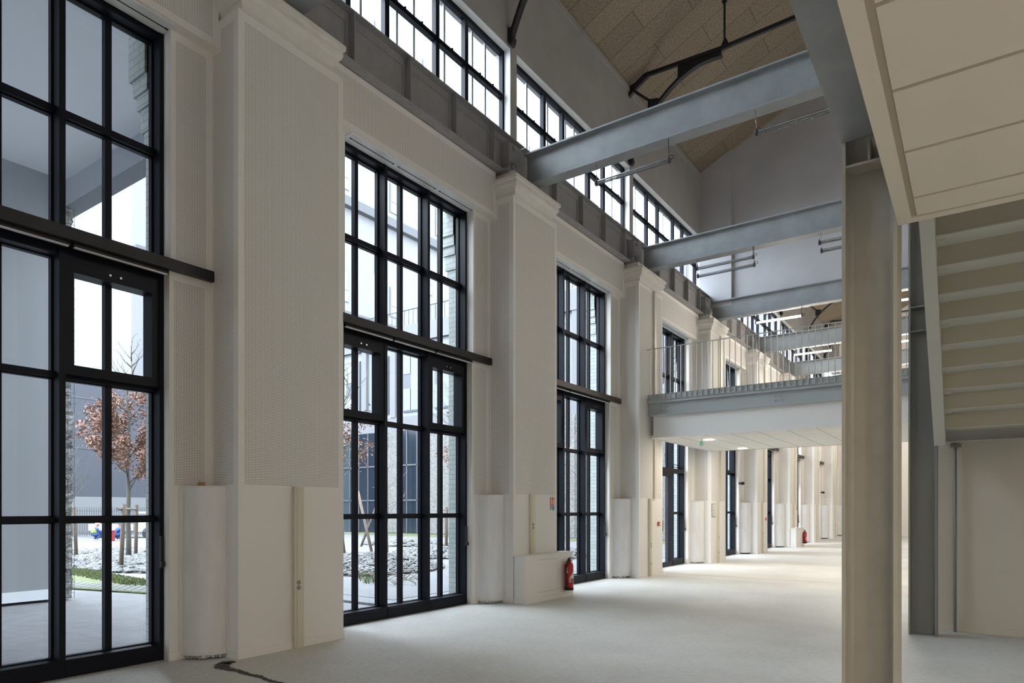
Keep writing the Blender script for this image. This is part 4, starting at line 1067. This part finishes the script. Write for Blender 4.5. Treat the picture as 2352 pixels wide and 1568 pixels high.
while x < -11:
    wd = 1.5
    f = bld_box(r, 'window', 'winframe', x, x+wd, 33.30, 33.42, 8.3, 12.4)
    bld_box(f, 'pane', 'winext', x+.08, x+wd*.5-.04, 33.26, 33.30, 8.4, 9.9); bld_box(f, 'pane', 'winext', x+wd*.5+.04, x+wd-.08, 33.26, 33.30, 8.4, 12.3)
    bld_box(f, 'pane', 'winext', x+.08, x+wd*.5-.04, 33.26, 33.30, 10.9, 12.3)
    bld_box(r, 'pilaster', 'whitewall', x+wd+.35, x+wd+.8, 33.15, 33.4, 8.0, 13.0)
    x += 2.9
mb = MB()
for k in range(70): mb.box(-38.9+k*.4, -38.9+k*.4+.03, 33.12, 33.15, 14.2, 15.2)
mb.box(-38.9, -10, 33.1, 33.16, 15.2, 15.25); mb.build('terrace_rail', M['cornice'], r)
r = thing('tower_building', (-56, 50, 0), 'tall white apartment block rising over the terrace', 'building')
bld_box(r, 'wall', 'whitewall', -66, -52, 24.6, 100, 0, 62)
for z in (20.5, 32, 44): bld_box(r, 'cornice', 'cornice', -52, -51.3, 24.6, 100, z, z+.9)
for fl, z in enumerate((15.5, 22.5, 26.5, 33.8, 37.8, 45.5, 50)):
    y = 27+(fl % 2)*2.2
    while y < 92:
        f = bld_box(r, 'window', 'winframe', -52.02, -51.93, y, y+1.7, z, z+3.2); bld_box(f, 'pane', 'winext', -51.93, -51.90, y+.12, y+1.58, z+1.2, z+3.1); bld_box(f, 'pane', 'cladding', -51.93, -51.90, y+.12, y+1.58, z+.08, z+1.1)
        y += 7.4
r = thing('dark_hall', (-52, 15, 0), 'dark blue-grey hall behind the fence and truck', 'building')
bld_box(r, 'wall', 'bluewall', -58, -48, -6, 24.0, 0, 9.9); bld_box(r, 'plinth', 'whitewall', -48, -47.9, 8, 24, 0, 2.45); bld_box(r, 'canopy', 'whitewall', -48, -47.0, 2, 16.5, 2.45, 2.6)
for z in (5.6, 8.9): bld_box(r, 'joint', 'winframe', -48, -47.97, -6, 24, z, z+.05)
bld_box(r, 'downpipe', 'cladding', -47.9, -47.7, 18.2, 18.4, 0, 4.2); bld_box(r, 'lamp_hood', 'cladding', -48, -47.2, 16.8, 17.6, 3.3, 3.7)
mb = MB()
for k in range(150): mb.box(-44.02, -43.99, 6+k*.13, 6.035+k*.13, 0, 1.75)
mb.box(-44.03, -43.98, 6, 25.5, .2, .25).box(-44.03, -43.98, 6, 25.5, 1.5, 1.55)
tag(mb.build('steel_fence', M['fence'], origin=(-44,15,0)), 'steel bar fence behind the parked truck', 'fence')
# flatbed truck
r = thing('flatbed_truck', (-40, 18.5, 0), 'white flatbed truck parked along the fence', 'truck')
def tx(u, v, z): # u along truck, v across
    u *= .8; v *= .8; z *= .75
    return (-41.5+u*.825-v*.567, 17.3+u*.567+v*.825, z)
def tbox(name, mat, u0, u1, v0, v1, z0, z1):
    mb = MB(); p = [(u0,v0),(u1,v0),(u1,v1),(u0,v1)]; P_ = [tx(a, b, z) for z in (z0, z1) for a, b in p]
    for q in ((0,3,2,1),(4,5,6,7),(0,1,5,4),(1,2,6,5),(2,3,7,6),(3,0,4,7)): mb.face([P_[k] for k in q])
    return mb.build(name, M[mat], r)
tbox('flatbed', 'truck', 0, 3.2, 0, 1.9, .75, .9); tbox('side_board', 'truck', 0, 3.2, -.04, 0, .55, 1.05); tbox('tail_board', 'truck', -.05, 0, 0, 1.9, .55, 1.05)
cb_ = tbox('cab', 'truck', 3.35, 5.0, 0, 1.9, .45, 1.35); tbox('cab_roof', 'truck', 3.4, 4.5, .08, 1.82, 1.35, 2.0); tbox('windscreen', 'darkglass', 3.5, 4.4, .05, .08, 1.4, 1.85); tbox('ladder_rack', 'truck', -.0, 3.2, .2, .25, 1.5, 1.55)
for u in (.8, 4.2):
    for v in (.0, 1.6):
        mb = MB(); mb.tube([tx(u, v, .33), tx(u, v+.25, .33)], .33, 14); mb.build('wheel', M['tyre'], r)
# workers
def person(x, y, cloth, label, pose, vest=False):
    r = thing('person', (x, y, 0), label, 'person')
    me = bpy.data.meshes.new('body'); s = pose
    J = [(0,0,.30),(0,.05,.46),(0,.13,.62),(0,.18,.72),(.11,.02,.30),(.15,.30,.42),(.13,.12,.07),(-.11,.02,.30),(-.15,.30,.42),(-.13,.12,.07),(.19,.12,.60),(.24,.28,.44),(.16,.44,.40),(-.19,.12,.60),(-.24,.28,.44),(-.16,.44,.40)]
    if False: J = [(0,0,.92),(0,.02,1.2),(0,.02,1.42),(0,.05,1.52),(.1,0,.88),(.11,.02,.48),(.11,0,.06),(-.1,0,.88),(-.11,.02,.48),(-.11,0,.06),(.2,.02,1.38),(.26,.03,1.1),(.2,.22,.98),(-.2,.02,1.38),(-.26,.03,1.1),(-.2,.22,.98)]
    Ed = [(0,1),(1,2),(2,3),(0,4),(4,5),(5,6),(0,7),(7,8),(8,9),(2,10),(10,11),(11,12),(2,13),(13,14),(14,15)]
    me.from_pydata(J, Ed, []); o = bpy.data.objects.new('body', me); C.objects.link(o); o.parent = r; o.location.z = -.03
    sk = o.modifiers.new('skin', 'SKIN'); rad = [.13,.14,.13,.055,.085,.065,.045,.10,.075,.05,.07,.055,.04,.07,.055,.04]
    for v, q in zip(me.skin_vertices[0].data, rad): v.radius = (q, q)
    me.skin_vertices[0].data[0].use_root = True
    o.modifiers.new('sub', 'SUBSURF').levels = 1; me.materials.append(M[cloth])
    hz = J[3][2]+.12; hy = J[3][1]+.03
    if vest: MB().lathe(x, y+.07, [(.15,.36),(.175,.44),(.175,.54),(.14,.60)], 14).build('vest', M['hivis'], r)
    mb = MB(); mb.lathe(x, y+hy, [(.03,hz-.13),(.075,hz-.08),(.09,hz),(.08,hz+.03)], 12); mb.build('head', M['skin'], r)
    mb = MB(); mb.lathe(x, y+hy, [(.12,hz+.01),(.115,hz+.04),(.09,hz+.10),(.03,hz+.13)], 12); mb.build('helmet' if not s else 'hood', M['signwhite' if not s else cloth], r)
    return r
person(-37.9, 16.0, 'bluecloth', 'crouching person in blue work clothes, lime vest and white helmet by the truck', 0, True)
person(-37.1, 16.75, 'bluecloth', 'stooping person in a blue hooded jacket to the right of the red crate', 1)
tag(MB().box(-36.85,-36.5,16.2,16.45,-.02,.5).box(-36.87,-36.48,16.18,16.47,.5,.53).build('red_crate', M['redcloth'], origin=(-36.7,16.3,0)), 'bright red covered crate beside the crouching person', 'crate')
